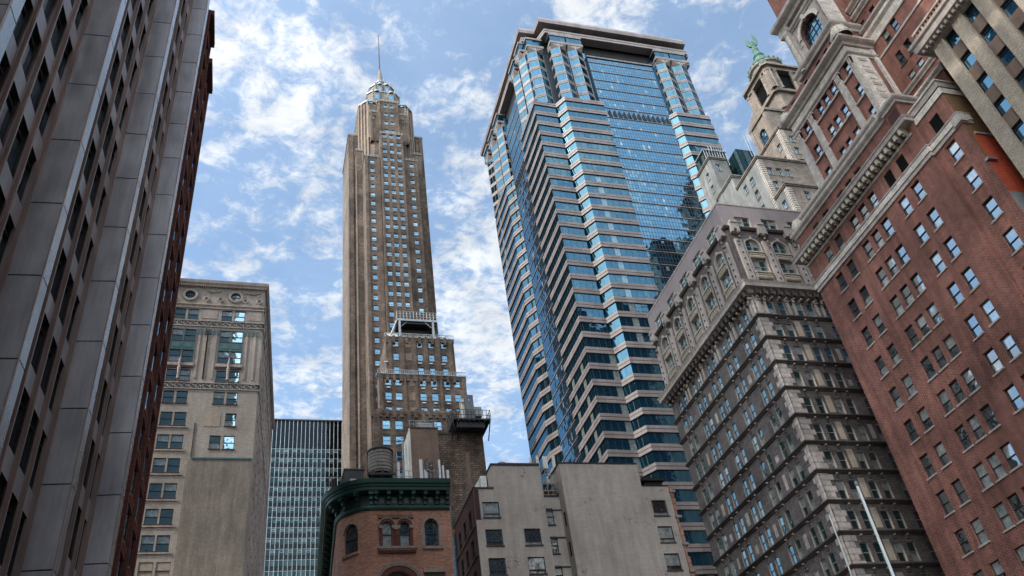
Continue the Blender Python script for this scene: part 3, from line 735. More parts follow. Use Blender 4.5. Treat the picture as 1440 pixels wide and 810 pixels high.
# ================================================================== art deco tower
def deco_tower():
    t = thing('skyscraper', None, 'slender brown stepped art deco tower topped by a needle spire', 'skyscraper')
    W = Wins(t); body = MB(); m = 'tower_brick'
    def mass(x0, x1, y, y1, z0, z1, cols, ww, hh, zt, step, n, ribs=(), side='fins'):
        F = Fr((x0, y), (x1, y)); hs = []
        for k in range(n):
            z = zt-step*k
            if z < z0+.3: break
            for c in cols: W.add(F, c-x0, z, ww, hh, 'tower'); hs.append(W.hole(c-x0, z, ww, hh))
        facade(body, F, 0, F.L, z0, z1, hs, .35, m)
        body.quad([(x0, y1, z0), (x0, y, z0), (x0, y, z1), (x0, y1, z1)], m); body.quad([(x1, y, z0), (x1, y1, z0), (x1, y1, z1), (x1, y, z1)], m)
        body.quad([(x0, y, z1), (x1, y, z1), (x1, y1, z1), (x0, y1, z1)], 'roofing'); body.quad([(x1, y1, z0), (x0, y1, z0), (x0, y1, z1), (x1, y1, z1)], m)
        rb = MB()
        for (r, hw) in ribs: rb.box(r-hw, r+hw, y-.38, y+.05, z0, z1-.4, m)
        if ribs: rb.build('rib', t)
        # parapet of upright fins
        pp = MB()
        if side == 'plain':
            pp.box(x0-.1, x1+.1, y-.12, y+.3, z1-.8, z1+.3, m)
            for k in range(int((x1-x0)/1.6)): pp.box(x0+k*1.6, x0+k*1.6+.7, y-.3, y+.2, z1-1.6, z1+.5, m)
            pp.split('parapet', t); return
        pp.box(x0-.15, x1+.15, y-.22, y+.3, z1-.3, z1+.25, 'crown_stone'); pp.box(x0-.2, x0+.25, y-.1, y1, z1-.3, z1+.25, 'crown_stone')
        k = int((x1-x0)/.9)
        for i in range(k+1):
            xx = x0+(x1-x0)*i/k; pp.box(xx-.05, xx+.05, y-.2, y+.05, z1-.5, z1+.8, 'galvanised')
        pp.box(x0, x1, y-.05, y, z1+.72, z1+.8, 'aluminium'); pp.split('parapet', t)
    st = 3.56
    mass(29.8, 36.9, 180, 206, GZ, 212.2, (31.2, 33.4, 35.65), 1.22, 1.75, 174.4+st*10, st, 50, ((32.3, .42), (34.5, .42), (30.05, .3), (36.65, .3)))
    mass(24.9, 29.8, 181.0, 206, GZ, 201.8, (27.25,), 1.2, 1.75, 174.4+st*7-.9, st, 50, ((25.5, .4), (29.2, .4)))
    mass(36.9, 41.3, 181.0, 206, GZ, 201.8, (39.55,), 1.2, 1.75, 174.4+st*7-.9, st, 50, ((37.5, .4), (41.0, .3)))
    mass(23.0, 26.3, 186, 206, GZ, 209.5, (25.4,), 1.1, 1.7, 206.0, st, 4)
    mass(40.5, 44.0, 186, 206, GZ, 210.5, (41.9,), 1.1, 1.7, 206.6, st, 40)
    mass(20.9, 24, 188.6, 206, GZ, 219.5, (), 1, 1, 0, 1, 0, ((21.9, .5),))
    mass(43.0, 45.4, 188.6, 206, GZ, 222.0, (), 1, 1, 0, 1, 0, ((44.6, .4),))
    # left flank: pale edge strips imitate sunlight on the set-backs' side faces
    e = MB()
    for x, y in ((24.9, 181.0), (23.0, 186.0), (20.9, 188.6)):
        e.box(x-.12, x+.18, y-.12, y+.18, GZ, 200, 'limestone')
    for x, y0, y1 in ((20.9, 190, 205),):
        for k in range(5):
            yy = y0+k*3.2; e.box(x-.1, x+.05, yy, yy+1.2, 20, 212, 'limestone')
    e.split('lit_edge_strip', t)
    # crown block with chamfered corners
    def octo(x0, x1, y0, y1, c): return [(x0+c, y0), (x1-c, y0), (x1, y0+c), (x1, y1-c), (x1-c, y1), (x0+c, y1), (x0, y1-c), (x0, y0+c)]
    c = MB(); c.prism(octo(24.2, 42.0, 184.5, 206, 2.6), 200, 232.3, m); c.prism(octo(27.3, 39.6, 183.0, 200, 1.2), 200, 224.4, m); c.build('upper_block', t)
    for (p, q) in (((24.2, 187.1), (26.8, 184.5)), ((39.4, 184.5), (42.0, 187.1)), ((24.2, 196), (24.2, 187.1))):
        F = Fr(p, q); n_ = max(2, int(F.L/1.2)); c = MB()
        for k in range(n_+1): a = F.L*k/n_; c.fbox(F, a-.22, a+.22, -.1, .32, 205, 232.8 if k % 2 else 231.2, 'tower_stone')
        c.build('rib', t)
    c = MB()
    for x, z1 in ((27.0, 229.5), (28.0, 227.4), (39.0, 227.4), (40.0, 229.5), (30.2, 232), (36.3, 232), (31.6, 233.2), (34.9, 233.2)): c.box(x-.28, x+.28, 184.0-(.9 if 29 < x < 38 else 0), 185, 214, z1, 'tower_stone'); c.tube((x, 184.2, z1), (x, 184.2, z1+1.3), .2, .03, 'crown_stone', 6)
    c.split('buttress', t)
    for x0, x1, y, z0, z1, cols, zt, nn_ in ((29.9, 36.6, 182.0, 211, 230.6, (32.4, 34.3), 227.2, 4), (27.3, 29.9, 182.8, 211, 225.6, (28.7,), 221.9, 1), (36.6, 39.6, 182.8, 211, 225.6, (37.9,), 221.4, 1)):
        mass(x0, x1, y, 200, z0, z1, cols, 1.15, 1.75, zt, 4.15, nn_, ((x0+.35, .3), (x1-.35, .3)))
    w2 = MB()
    for z in (216, 220, 224, 228):
        for (p, q) in (((24.2, 189), (26.4, 184.9)), ((42.0, 187.1), (42.0, 190))):
            F = Fr(p, q) if p[0] < 30 else Fr((39.6, 184.6), (41.9, 187.0))
            w2.fbox(F, F.L/2-.45, F.L/2+.45, -.1, .05, z, z+1.6, 'win_dark')
    w2.split('corner_window', t)
    # tiers of the crown
    def tier(x0, x1, y0, y1, c, z0, z1, spikes, r=.22, hgt=1.9, nm='crown_tier', mm='crown_stone', ledge=.25):
        b = MB(); o = octo(x0, x1, y0, y1, c); b.prism(o, z0, z1, mm); b.prism(octo(x0-ledge, x1+ledge, y0-ledge, y1+ledge, c), z1-.3, z1+.12, 'aluminium')
        n = len(o)
        for j in range(n):
            a, e_ = o[j], o[(j+1) % n]; L = math.hypot(a[0]-e_[0], a[1]-e_[1]); k = max(1, int(L/spikes))
            for i in range(k):
                f = i/k; x, y = a[0]+(e_[0]-a[0])*f, a[1]+(e_[1]-a[1])*f; b.tube((x, y, z1-hgt*1.6), (x, y, z1+hgt*.35), r, r*.9, mm, 6); b.tube((x, y, z1+hgt*.35), (x, y, z1+hgt), r*1.1, .03, 'aluminium', 6)
        F = Fr((x0+c, y0), (x1-c, y0)); k = max(2, int(F.L/1.9))
        for i in range(k): a = F.L*(i+.5)/k; b.fbox(F, a-.42, a+.42, -.1, .04, z0+(z1-z0)*.25, z0+(z1-z0)*.25+1.7, 'win_blue')
        b.build(nm, t)
    tier(24.2, 42.0, 184.5, 206, 2.6, 231.6, 233.0, 1.5, .16, .9)
    tier(27.2, 38.2, 186, 200, 1.8, 232.5, 240.6, 1.9, .26, 1.9)
    tier(28.3, 36.8, 187.2, 198, 1.8, 240.6, 245.9, 1.6, .24, 2.2)
    tier(30.6, 34.6, 189, 194.5, 1.2, 245.9, 250.4, 1.3, .2, 1.6)
    for zz, x0, x1, yy in ((237.4, 29.2, 31.2, 185.6), (237.4, 34.0, 36.0, 185.6), (243.2, 30.6, 32.4, 186.9), (243.2, 33.0, 34.8, 186.9)):
        b = MB(); b.box(x0, x1, yy-.3, yy+1, zz-3, zz+2.2, 'crown_stone'); b.lathe(((x0+x1)/2, yy), [((x1-x0)/2, zz+2.0), ((x1-x0)/2*.8, zz+2.9), (.05, zz+3.4)], 'aluminium', 10); b.box(x0+.35, x1-.35, yy-.36, yy, zz-1.6, zz+.6, 'win_blue'); b.build('dormer', t)
    b = MB(); b.lathe((32.4, 191), [(1.9, 250), (1.6, 251.2), (1.1, 252.2), (.95, 253.6), (.75, 256.5), (.5, 259.0), (.3, 259.4)], 'crown_stone', 12); b.build('spire_base', t)
    b = MB(); b.tube((32.4, 191, 259), (32.4, 191, 280.6), .24, .12, 'trim_dark', 8); b.lathe((32.4, 191), [(.16, 280.5), (.3, 280.8), (.02, 281.2)], 'galvanised', 8); b.build('mast', t)
    # stepped lower wings
    mass(27.7, 44.6, 170, 182, GZ, 124.6, (30.1, 36.0, 38.85, 42.05), 1.25, 2.1, 122.0, 3.95, 3, ((28.6, .35), (31.5, .55), (34.5, .5), (37.4, .45), (40.4, .5), (43.6, .4)), 'plain')
    mass(25.5, 46.2, 168, 171, GZ, 112.2, (27.6, 30.0, 35.75, 38.5, 41.6, 44.0), 1.45, 2.1, 109.5, 3.92, 12, ((24.9+1.1, .3), (31.5, .25), (34.2, .25), (40.1, .25), (45.6, .35)), 'plain')
    mass(22.9, 47.2, 164, 169, GZ, 100.0, (26.2, 29.0, 37.7, 43.5), 1.65, 2.3, 95.5, 3.9, 20, ((24.0, .7), (31.3, .4), (34.5, .4), (46.5, .4)), 'plain')
    ac = MB()
    for z in (109.5, 105.58, 101.66, 118.0):
        for x in (35.75, 38.5, 41.6, 27.6): ac.box(x-.45, x+.45, (168 if z < 112 else 170)-.2, 168.4 if z < 112 else 170.3, z-.85, z-.55, 'window_white')
    ac.split('air_grille', t)
    bl = MB()
    for y, x, zs in ((170, 33.1, (121.9, 118.0)), (168, 33.1, (109.4, 105.5, 101.5)), (164, 33.3, (95.6,))):
        for z in zs: bl.box(x-.75, x+.75, y-.06, y+.2, z, z+2.1, 'brown_brick')
    bl.split('blocked_window', t)
    rail = MB()
    for z, y, x0, x1, mm in ((112.9, 167.7, 25.2, 46.5, 'aluminium'), (125.2, 169.8, 27.5, 44.8, 'galvanised')):
        for k in range(int((x1-x0)/.45)): x = x0+.45*k; rail.tube((x, y, z-.4), (x, y, z+.7), .035, .035, mm, 4)
        for k in range(int((x1-x0)/1.8)): x = x0+1.8*k; rail.tube((x, y, z-.3), (x+.9, y, z+.65), .05, .05, mm, 4); rail.tube((x+.9, y, z+.65), (x+1.8, y, z-.3), .05, .05, mm, 4)
        rail.box(x0, x1, y-.05, y+.05, z+.65, z+.78, mm); rail.box(x0, x1, y-.05, y+.05, z-.42, z-.3, mm)
    rail.split('railing', t)
    # steel platform carrying pale screens on the wing roof
    b = MB(); b.box(30.8, 41.2, 171, 177, 130.9, 131.5, 'galvanised')
    for x in (31.5, 40.0): b.box(x-.25, x+.25, 171, 171.6, 124.0, 131, 'galvanised'); b.box(x-.25, x+.25, 176, 176.5, 124, 131, 'galvanised')
    for x0, x1 in ((31.9, 33.6), (39.6, 37.9)): b.tube((x0, 171.3, 129.2), (x1, 171.3, 130.9), .13, .13, 'galvanised', 5)
    b.tube((30.8, 171.3, 130.9), (29.2, 171.3, 126.5), .16, .16, 'galvanised', 5); b.box(31.0, 41.0, 171.4, 176.6, 130.3, 130.9, 'black_steel'); b.split('steel_platform', t)
    b = MB(); b.box(31.0, 40.4, 172, 176.4, 131.5, 134.6, 'trim_dark')
    for k in range(13): b.tube((30.9+k*.85, 171.1, 131.4), (30.9+k*.85, 171.1, 133.9), .05, .05, 'galvanised', 4)
    for z in (132.2, 133.0, 133.8): b.box(30.8, 41.2, 171.05, 171.15, z, z+.09, 'galvanised')
    b.build('roof_screen', t)
    b = MB(); b.box(32.2, 39.5, 173.5, 176.5, 124.6, 130, 'black_steel'); b.box(29.0, 43.5, 172.8, 173.4, 124.5, 127.6, 'stucco_gray'); b.box(28.3, 31, 171.5, 172.6, 124.6, 127.0, 'white_paint'); b.split('plant_enclosure', t)
    b = MB(); b.box(31.0, 38.3, 172.5, 176, 124.6, 125.7, 'black_steel')
    for x in (31.6, 33.2, 35.3, 37.1): b.lathe((x, 171.9), [(.6, 124.6), (.6, 125.3), (.3, 125.5)], 'galvanised', 10)
    b.split('roof_plant', t)
    body.build('wall', t); W.flush()
deco_tower()

# ================================================================== big banded glass tower
def band_tower():
    t = thing('skyscraper', None, 'blue glass tower with pinkish granite bands and wide flat projecting roof', 'skyscraper')
    Gf = [(67, 185), (65.2, 181.5), (64, 180), (64, 166.7), (65.6, 163.3), (67.2, 163.3)]
    Gc = [(66.2, 149.4), (64, 149.3), (64, 136.1), (70.4, 136.3), (72.0, 133.5), (83.2, 133.5), (83.3, 135.6)]
    Gr = [(103.2, 135.6), (103.5, 135.2), (105.0, 133.5), (115.2, 133.5), (116.4, 136.0), (117.6, 136.3), (117.6, 150)]
    core = MB(); core.box(67, 117.0, 137.2, 184, GZ, 209.6, 'black_steel'); core.box(68, 116.5, 139, 183, 209.6, 213.6, 'black_steel')
    for x0, x1, y0, y1 in ((65.0, 68, 164.5, 183), (65.0, 68, 137.2, 149), (72.5, 83, 134.3, 138), (105.3, 115.5, 134.3, 138)): core.box(x0, x1, y0, y1, GZ, 180.3, 'black_steel')
    core.split('core', t)
    fl = 4.03; base = 180.6
    for k in range(40):
        z1 = base-fl*k; z0 = z1-fl          # stone band on top of each storey, glass strip below
        if z1 < 24: break
        for G in (Gf, Gc, Gr):
            s = MB()
            s.band(G, -.5, .10, z1-.68, z1, 'granite'); s.band(G, -.5, .0, z1-.82, z1-.68, 'granite_dark'); s.band(G, -.5, .10, z1-1.50, z1-.82, 'granite'); s.split('spandrel', t)
            g = MB(); g.band(G, -.5, -.16, z0, z1-1.50, 'ribbon'); g.split('ribbon_window', t)
    b = MB()
    for G in (Gf, Gc, Gr): b.band(G, -.5, .1, GZ, base-fl*39, 'granite')
    b.split('base', t)
    c = MB(); c.quad([(83.2, 135.2, 24), (103.6, 135.2, 24), (103.6, 135.2, 203), (83.2, 135.2, 203)], 'curtain')
    c.box(83.0, 103.8, 135.25, 137.3, GZ, 203, 'black_steel')
    for k in range(45):
        z = 200.6-fl*k
        if z > 26: c.box(83.2, 103.6, 135.06, 135.3, z, z+.20, 'granite')
    c.split('curtain_wall', t)
    c = MB(); c.quad([(65.5, 163.3, 24), (65.5, 149.3, 24), (65.5, 149.3, 200), (65.5, 163.3, 200)], 'curtain'); c.box(65.55, 67.1, 149.2, 163.4, GZ, 200, 'black_steel')
    for k in range(44):
        z = 196.6-fl*k
        if z > 26: c.box(65.38, 65.6, 149.3, 163.3, z, z+.20, 'granite')
    c.split('curtain_wall', t)
    # corner glazing behind the bays, upper storeys
    c = MB(); P = [(66.0, 149), (66.0, 137.6), (72.0, 137.6), (72.0, 135.9), (83.2, 135.9)]
    c.band(P, -.4, 0, base, 207, 'curtain'); c.band([(103.6, 135.9), (116, 135.9), (116, 137.6), (117.3, 137.6), (117.3, 150)], -.4, 0, base, 207, 'curtain')
    c.band([(66, 184), (66, 163.4)], -.4, 0, base, 207, 'curtain'); c.split('upper_glazing', t)
    # prow shaped bay windows in pairs
    def bay(o, e, zt=205.0):
        F = Fr(o, e); L = F.L; k = 0
        pth = [F.P(0, -.6, 0)[:2], F.P(.12, 1.0, 0)[:2], F.P(L*.5, 2.25, 0)[:2], F.P(L-.12, 1.0, 0)[:2], F.P(L, -.6, 0)[:2]]
        b = MB(); z = base
        while z < zt-3.5:
            b.band(pth, -.35, .08, z+2.75, z+3.25, 'granite'); b.band(pth, -.35, 0, z+3.25, z+3.36, 'granite_dark'); b.band(pth, -.35, .08, z+3.36, z+4.03, 'granite')
            z += 4.03
        b.split('bay_band', t)
        g = MB(); g.prism([pth[0], pth[1], pth[2], pth[3], pth[4]], base, zt-.3, 'ribbon'); 
        for p in pth[1:4]: g.tube((p[0], p[1], base), (p[0], p[1], zt-.6), .09, .09, 'granite', 5)
        g.build('bay_window', t)
        cp = MB(); q = [F.P(-.05, -.6, 0)[:2], F.P(-.05, 2.3, 0)[:2], F.P(L+.05, 2.3, 0)[:2], F.P(L+.05, -.6, 0)[:2]]
        cp.prism(q, zt, zt+1.0, 'granite'); cp.prism([F.P(.1, -.6, 0)[:2], F.P(.1, 2.1, 0)[:2], F.P(L-.1, 2.1, 0)[:2], F.P(L-.1, -.6, 0)[:2]], zt+1.0, zt+3.7, 'ribbon'); cp.prism(q, zt+3.7, zt+4.5, 'granite')
        # tapering soffit below the square cap
        i = len(cp.v); lo = [(p[0], p[1], zt-1.6) for p in pth[1:4]]; hi = [F.P(.1, 2.2, zt), F.P(L-.1, 2.2, zt)]
        cp.quad([lo[0], lo[1], hi[0]], 'granite'); cp.quad([lo[1], lo[2], hi[1]], 'granite'); cp.quad([lo[1], hi[1], hi[0]], 'granite')
        cp.build('bay_cap', t)
    bay((71.9, 135.7), (76.8, 135.7)); bay((77.0, 135.7), (81.8, 135.7)); bay((104.9, 135.7), (109.7, 135.7)); bay((109.9, 135.7), (115.2, 135.7))
    bay((65.6, 138.2), (70.6, 138.2))
    bay((66.2, 142.6), (66.2, 137.9)); bay((66.2, 148.9), (66.2, 144.0)); bay((66.2, 169.4), (66.2, 164.4)); bay((66.2, 176), (66.2, 171)); bay((66.2, 182), (66.2, 177.4))
    # frame band, recess and roof slab
    O = [(75, 184.5), (65.0, 184.5), (65.0, 137.4), (69.6, 137.4), (70.9, 133.4), (116.2, 133.4), (117.0, 137.0), (118.9, 137.2), (118.9, 184)]
    b = MB(); b.band(O, -2.5, .0, 209.5, 210.35, 'granite'); b.band(O, -2.5, -.12, 210.35, 210.5, 'rust'); b.band(O, -2.5, .05, 210.5, 211.3, 'granite'); b.build('frame_band', t)
    b = MB(); b.band(O, -3.5, -1.3, 211.3, 213.7, 'black_steel')
    b.box(68, 117, 138, 184, 209, 214, 'black_steel'); b.build('attic_recess', t)
    Rf = [(75, 186.4), (64.3, 186.4), (64.3, 137.0), (68.9, 136.9), (69.2, 132.5), (116.4, 132.5), (117.0, 136.6), (119.4, 136.8), (119.4, 186.4)]
    b = MB(); b.sweep(Rf, [(-4, 213.4), (-.15, 213.4), (.0, 214.6), (-.25, 214.7), (-.25, 214.8), (-.6, 216.2), (-4, 216.2)], 'granite')
    b.prism([(67, 184), (67, 139), (71.5, 135.4), (114, 135.4), (117.5, 139), (117.5, 184)][::-1], 213.5, 216.0, 'granite_dark'); b.build('roof_slab', t)
    # deep recess above centre glass, with louvres
    b = MB(); b.box(81.9, 104.8, 136.4, 138, 203, 209.6, 'black_steel'); b.box(83.0, 103.8, 134.9, 136.2, 202.9, 203.5, 'granite')
    for k in range(40): x = 83.5+k*.51; b.box(x, x+.12, 135.9, 136.5, 203.5, 206.2, 'dark_frame')
    b.split('louvre_recess', t)
    for k in range(13):           # open hopper vents in one row across the centre glass
        x = 85.0+k*1.43; v = MB()
        v.hexa([(x, 135.1, 176.9), (x+1.0, 135.1, 176.9), (x+1.0, 135.3, 176.9), (x, 135.3, 176.9), (x, 134.6, 179.0), (x+.25, 134.6, 179.0), (x+.25, 135.3, 179.0), (x, 135.3, 179.0)], 'black_steel'); v.build('vent', t)
    for k in range(9):
        y = 150.2+k*1.4; v = MB(); v.hexa([(65.4, y, 172.9), (65.6, y, 172.9), (65.6, y+1, 172.9), (65.4, y+1, 172.9), (64.9, y, 175), (65.6, y, 175), (65.6, y+.25, 175), (64.9, y+.25, 175)], 'black_steel'); v.build('vent', t)
band_tower()

# ================================================================== grey stone apartment-like office block with rusticated corner
def gray_block():
    t = thing('stone_building', None, 'dark grey stone block with pale quoined corner and string course at every storey', 'office building')
    W = Wins(t); wall = MB(); X0, Y0, X1, Y1, H = 58.9, 73.6, 84.6, 99.9, 80.0
    FL = Fr((X0, Y1), (X0, Y0)); FR = Fr((X0, Y0), (X1, Y0)); AL = lambda y: Y1-y; AR = lambda x: x-X0
    ly = (77.15, 82.05, 86.9, 91.8, 96.7); rx = (62.05, 66.25, 70.5, 74.8, 79.1)
    strings = [60.3, 56.9, 53.3, 49.6, 45.9, 42.35, 38.8, 35.2, 31.7, 28.1, 24.5, 20.9, 17.3, 13.7, 10.1, 6.5, 2.9]
    for F, A, cs, tw in ((FL, AL, ly, 2.6), (FR, AR, rx, 2.35)):
        hs = []
        hs2 = []
        for c in cs:
            W.add(F, A(c), 75.95, tw, 1.75, 'graytwin'); hs2.append(W.hole(A(c), 75.95, tw, 1.75))
            W.add(F, A(c), 71.1, 2.2, 2.3, 'grayarch'); hs.append(W.hole(A(c), 71.1, 2.2, 2.3))
            W.add(F, A(c), 67.6, 2.2, 2.2, 'graytwin'); hs.append(W.hole(A(c), 67.6, 2.2, 2.2))
            W.add(F, A(c), 65.6, 2.2, 1.3, 'graytwin'); hs.append(W.hole(A(c), 65.6, 2.2, 1.3))
            for z in [60.6]+[q+.35 for q in strings[1:]]:
                for dx in (-.82, .82): W.add(F, A(c)+dx, z, .98, 2.1, 'gray'); hs.append(W.hole(A(c)+dx, z, .98, 2.1))
        facade(wall, F, 0, F.L, GZ, 75.4, hs, .3, 'rough_gray', 'trim_stone')
        facade(wall, F, 0, F.L, 75.4, H, hs2, .42, 'lilac_panel', 'cream')
    wall.quad([(X0, Y0, H), (X1, Y0, H), (X1, Y1, H), (X0, Y1, H)], 'roofing'); wall.quad([(X1, Y0, GZ), (X1, Y1, GZ), (X1, Y1, H), (X1, Y0, H)], 'rough_gray'); wall.quad([(X1, Y1, GZ), (X0, Y1, GZ), (X0, Y1, H), (X1, Y1, H)], 'rough_gray')
    wall.build('wall', t)
    P = [(X0+2, Y1), (X0, Y1), (X0, Y0), (X1, Y0)]
    c = MB(); c.sweep(P, [(-.1, 63.6), (.35, 63.7), (.55, 64.1), (1.15, 64.25), (1.2, 64.75), (1.35, 65.1), (-.1, 65.2)], 'trim_stone')
    for F in (FL, FR):
        a = .3
        while a < F.L-.2: c.fbox(F, a, a+.42, -.05, .95, 63.25, 64.2, 'trim_dark'); c.fbox(F, a+.1, a+.32, -.05, .6, 62.9, 63.25, 'trim_stone'); a += 1.07
    c.split('cornice', t)
    c = MB(); c.sweep(P, [(-.1, 75.0), (.3, 75.05), (.45, 75.35), (.4, 75.5), (-.1, 75.5)], 'trim_dark'); c.split('cornice', t)
    c = MB(); c.band(P, -.3, .06, 79.85, 80.12, 'trim_stone'); c.split('coping', t)
    for z in strings:
        s = MB(); s.sweep(P, [(-.1, z-.3), (.12, z-.28), (.22, z-.1), (.34, z-.02), (.34, z+.12), (-.1, z+.16)], 'trim_dark')
        for F, A, cs in ((FL, AL, ly), (FR, AR, rx)):
            for q in cs:
                for dx in (-.82, .82):
                    s.fbox(F, A(q)+dx-.09, A(q)+dx+.09, -.05, .28, z-.42, z-.28, 'trim_stone')
                    s.fbox(F, A(q)+dx-.13, A(q)+dx+.13, -.05, .16, z-.98, z-.72, 'trim_dark'); s.fbox(F, A(q)+dx-.28, A(q)+dx+.28, -.05, .06, z-1.06, z-.98, 'trim_stone')
        s.split('string_course', t)
    # quoins: alternating long and short pale blocks up the corners
    q = MB(); k = 0; z = 2.0
    while z < 63:
        L = .95 if k % 2 else .5; j = random.uniform(-.12, .12)
        q.fbox(FR, .01, L+.75+j, -.1, .055, z, z+.66, 'quoin'); q.fbox(FL, FL.L-L-.25+j, FL.L+.055, -.1, .055, z, z+.66, 'quoin')
        z += .70; k += 1
    q.split('quoin_strip', t)
    # pale panels between the window pairs stand in for patches of reflected light
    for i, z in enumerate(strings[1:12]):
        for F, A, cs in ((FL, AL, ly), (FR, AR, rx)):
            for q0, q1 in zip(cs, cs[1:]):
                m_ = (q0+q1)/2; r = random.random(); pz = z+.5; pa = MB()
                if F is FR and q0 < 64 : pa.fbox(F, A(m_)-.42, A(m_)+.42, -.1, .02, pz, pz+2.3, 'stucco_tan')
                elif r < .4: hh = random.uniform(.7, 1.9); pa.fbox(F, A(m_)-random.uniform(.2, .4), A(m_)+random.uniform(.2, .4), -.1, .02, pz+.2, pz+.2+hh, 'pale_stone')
                if pa.v: pa.build('light_patch', t)
    # window surrounds: jambs and heads, balconettes, arches and carved pilasters of the two rich storeys
    for F, A, cs in ((FL, AL, ly), (FR, AR, rx)):
        for q0 in cs:
            s = MB(); a = A(q0)
            for zz in (66.95, 70.45):     # balustraded cream panels below windows
                s.fbox(F, a-1.25, a+1.25, -.1, .42, zz+.42, zz+.58, 'cream'); s.fbox(F, a-1.15, a+1.15, -.1, .3, zz-.42, zz-.3, 'cream')
                for k in range(4): s.fbox(F, a-1.1, a+1.1, -.1, .34-.07*(k % 2), zz-.28+k*.17, zz-.15+k*.17, 'cream')
            for e0, e1 in ((-1.32, -1.12), (1.12, 1.32)): s.fbox(F, a+e0, a+e1, -.1, .16, 65.4, 72.6, 'trim_stone')
            n = 12
            for j in range(n):
                t0, t1 = math.pi*j/n, math.pi*(j+1)/n; r0, r1 = 1.12, 1.30; zc = 72.3
                s.hexa([F.P(a-r0*math.cos(t0), .18, zc+r0*math.sin(t0)), F.P(a-r0*math.cos(t1), .18, zc+r0*math.sin(t1)), F.P(a-r0*math.cos(t1), -.05, zc+r0*math.sin(t1)), F.P(a-r0*math.cos(t0), -.05, zc+r0*math.sin(t0)),
                        F.P(a-r1*math.cos(t0), .18, zc+r1*math.sin(t0)), F.P(a-r1*math.cos(t1), .18, zc+r1*math.sin(t1)), F.P(a-r1*math.cos(t1), -.05, zc+r1*math.sin(t1)), F.P(a-r1*math.cos(t0), -.05, zc+r1*math.sin(t0))], 'trim_stone')
            s.fbox(F, a-.13, a+.13, -.05, .3, 73.35, 73.85, 'trim_stone'); s.split('window_surround', t)
        edges = [cs[0]-(cs[1]-cs[0])/2]+[(p+q_)/2 for p, q_ in zip(cs, cs[1:])]+[cs[-1]+(cs[-1]-cs[-2])/2]
        for e in edges:
            a = A(e); 
            if a < .5 or a > F.L-.5: a = min(max(a, .62), F.L-.62)
            p = MB(); p.fbox(F, a-.5, a+.5, -.05, .30, 65.3, 73.2, 'trim_stone'); p.fbox(F, a-.62, a+.62, -.05, .42, 65.2, 65.9, 'trim_stone'); p.fbox(F, a-.66, a+.66, -.05, .62, 74.3, 75.9, 'trim_stone'); p.fbox(F, a-.5, a+.5, -.05, .75, 75.9, 76.3, 'trim_stone')
            for k in range(5): p.fbox(F, a-.1, a+.1, .25, .42, 66.4+k*1.05, 66.62+k*1.05, 'trim_dark')
            for k in range(9):      # carved drop of fruit and scrolls
                rr = random.uniform(.14, .27); o = F.P(a+random.uniform(-.26, .26), .40+random.uniform(0, .22), 74.9-k*.36); p.lathe(o[:2], [(.02, o[2]-rr), (rr, o[2]), (.02, o[2]+rr)], 'trim_dark' if k % 2 else 'trim_stone', 6)
            p.build('carved_pilaster', t)
    # brackets under the cornice level storey, little pilasters between the upper window pairs
    p = MB()
    for F, A, cs in ((FL, AL, ly), (FR, AR, rx)):
        edges = [(q0+q1)/2 for q0, q1 in zip(cs, cs[1:])]+[cs[0]-(cs[1]-cs[0])/2]
        for e in edges:
            a = min(max(A(e), .7), F.L-.7)
            for dx in (-.62, .22): p.fbox(F, a+dx, a+dx+.4, -.05, .22, 60.6, 62.7, 'trim_stone')
            p.fbox(F, a-.72, a+.72, -.05, .34, 62.6, 63.1, 'trim_stone')
            for k in range(3): o = F.P(a, .45, 63.3-k*.35); p.lathe(o[:2], [(.02, o[2]-.25), (.3-.05*k, o[2]), (.02, o[2]+.25)], 'trim_dark', 6)
    p.split('bracket_pilaster', t)
    W.flush()
gray_block()
def roof_plant():
    t = thing('roof_fence', None, 'thin metal rail along the roof edge of the grey stone block', 'railing')
    r = MB()
    for k in range(16): r.tube((68.5+k*1, 75.2, 79.9), (68.5+k*1, 75.2, 81.1), .03, .03, 'galvanised', 4)
    r.box(68.5, 83.5, 75.17, 75.23, 81.0, 81.08, 'galvanised'); r.build('rail', t)
    r = MB(); r.box(68.0, 84.0, 75.8, 76.2, 79.9, 80.8, 'galvanised'); r.build('screen', t)
roof_plant()

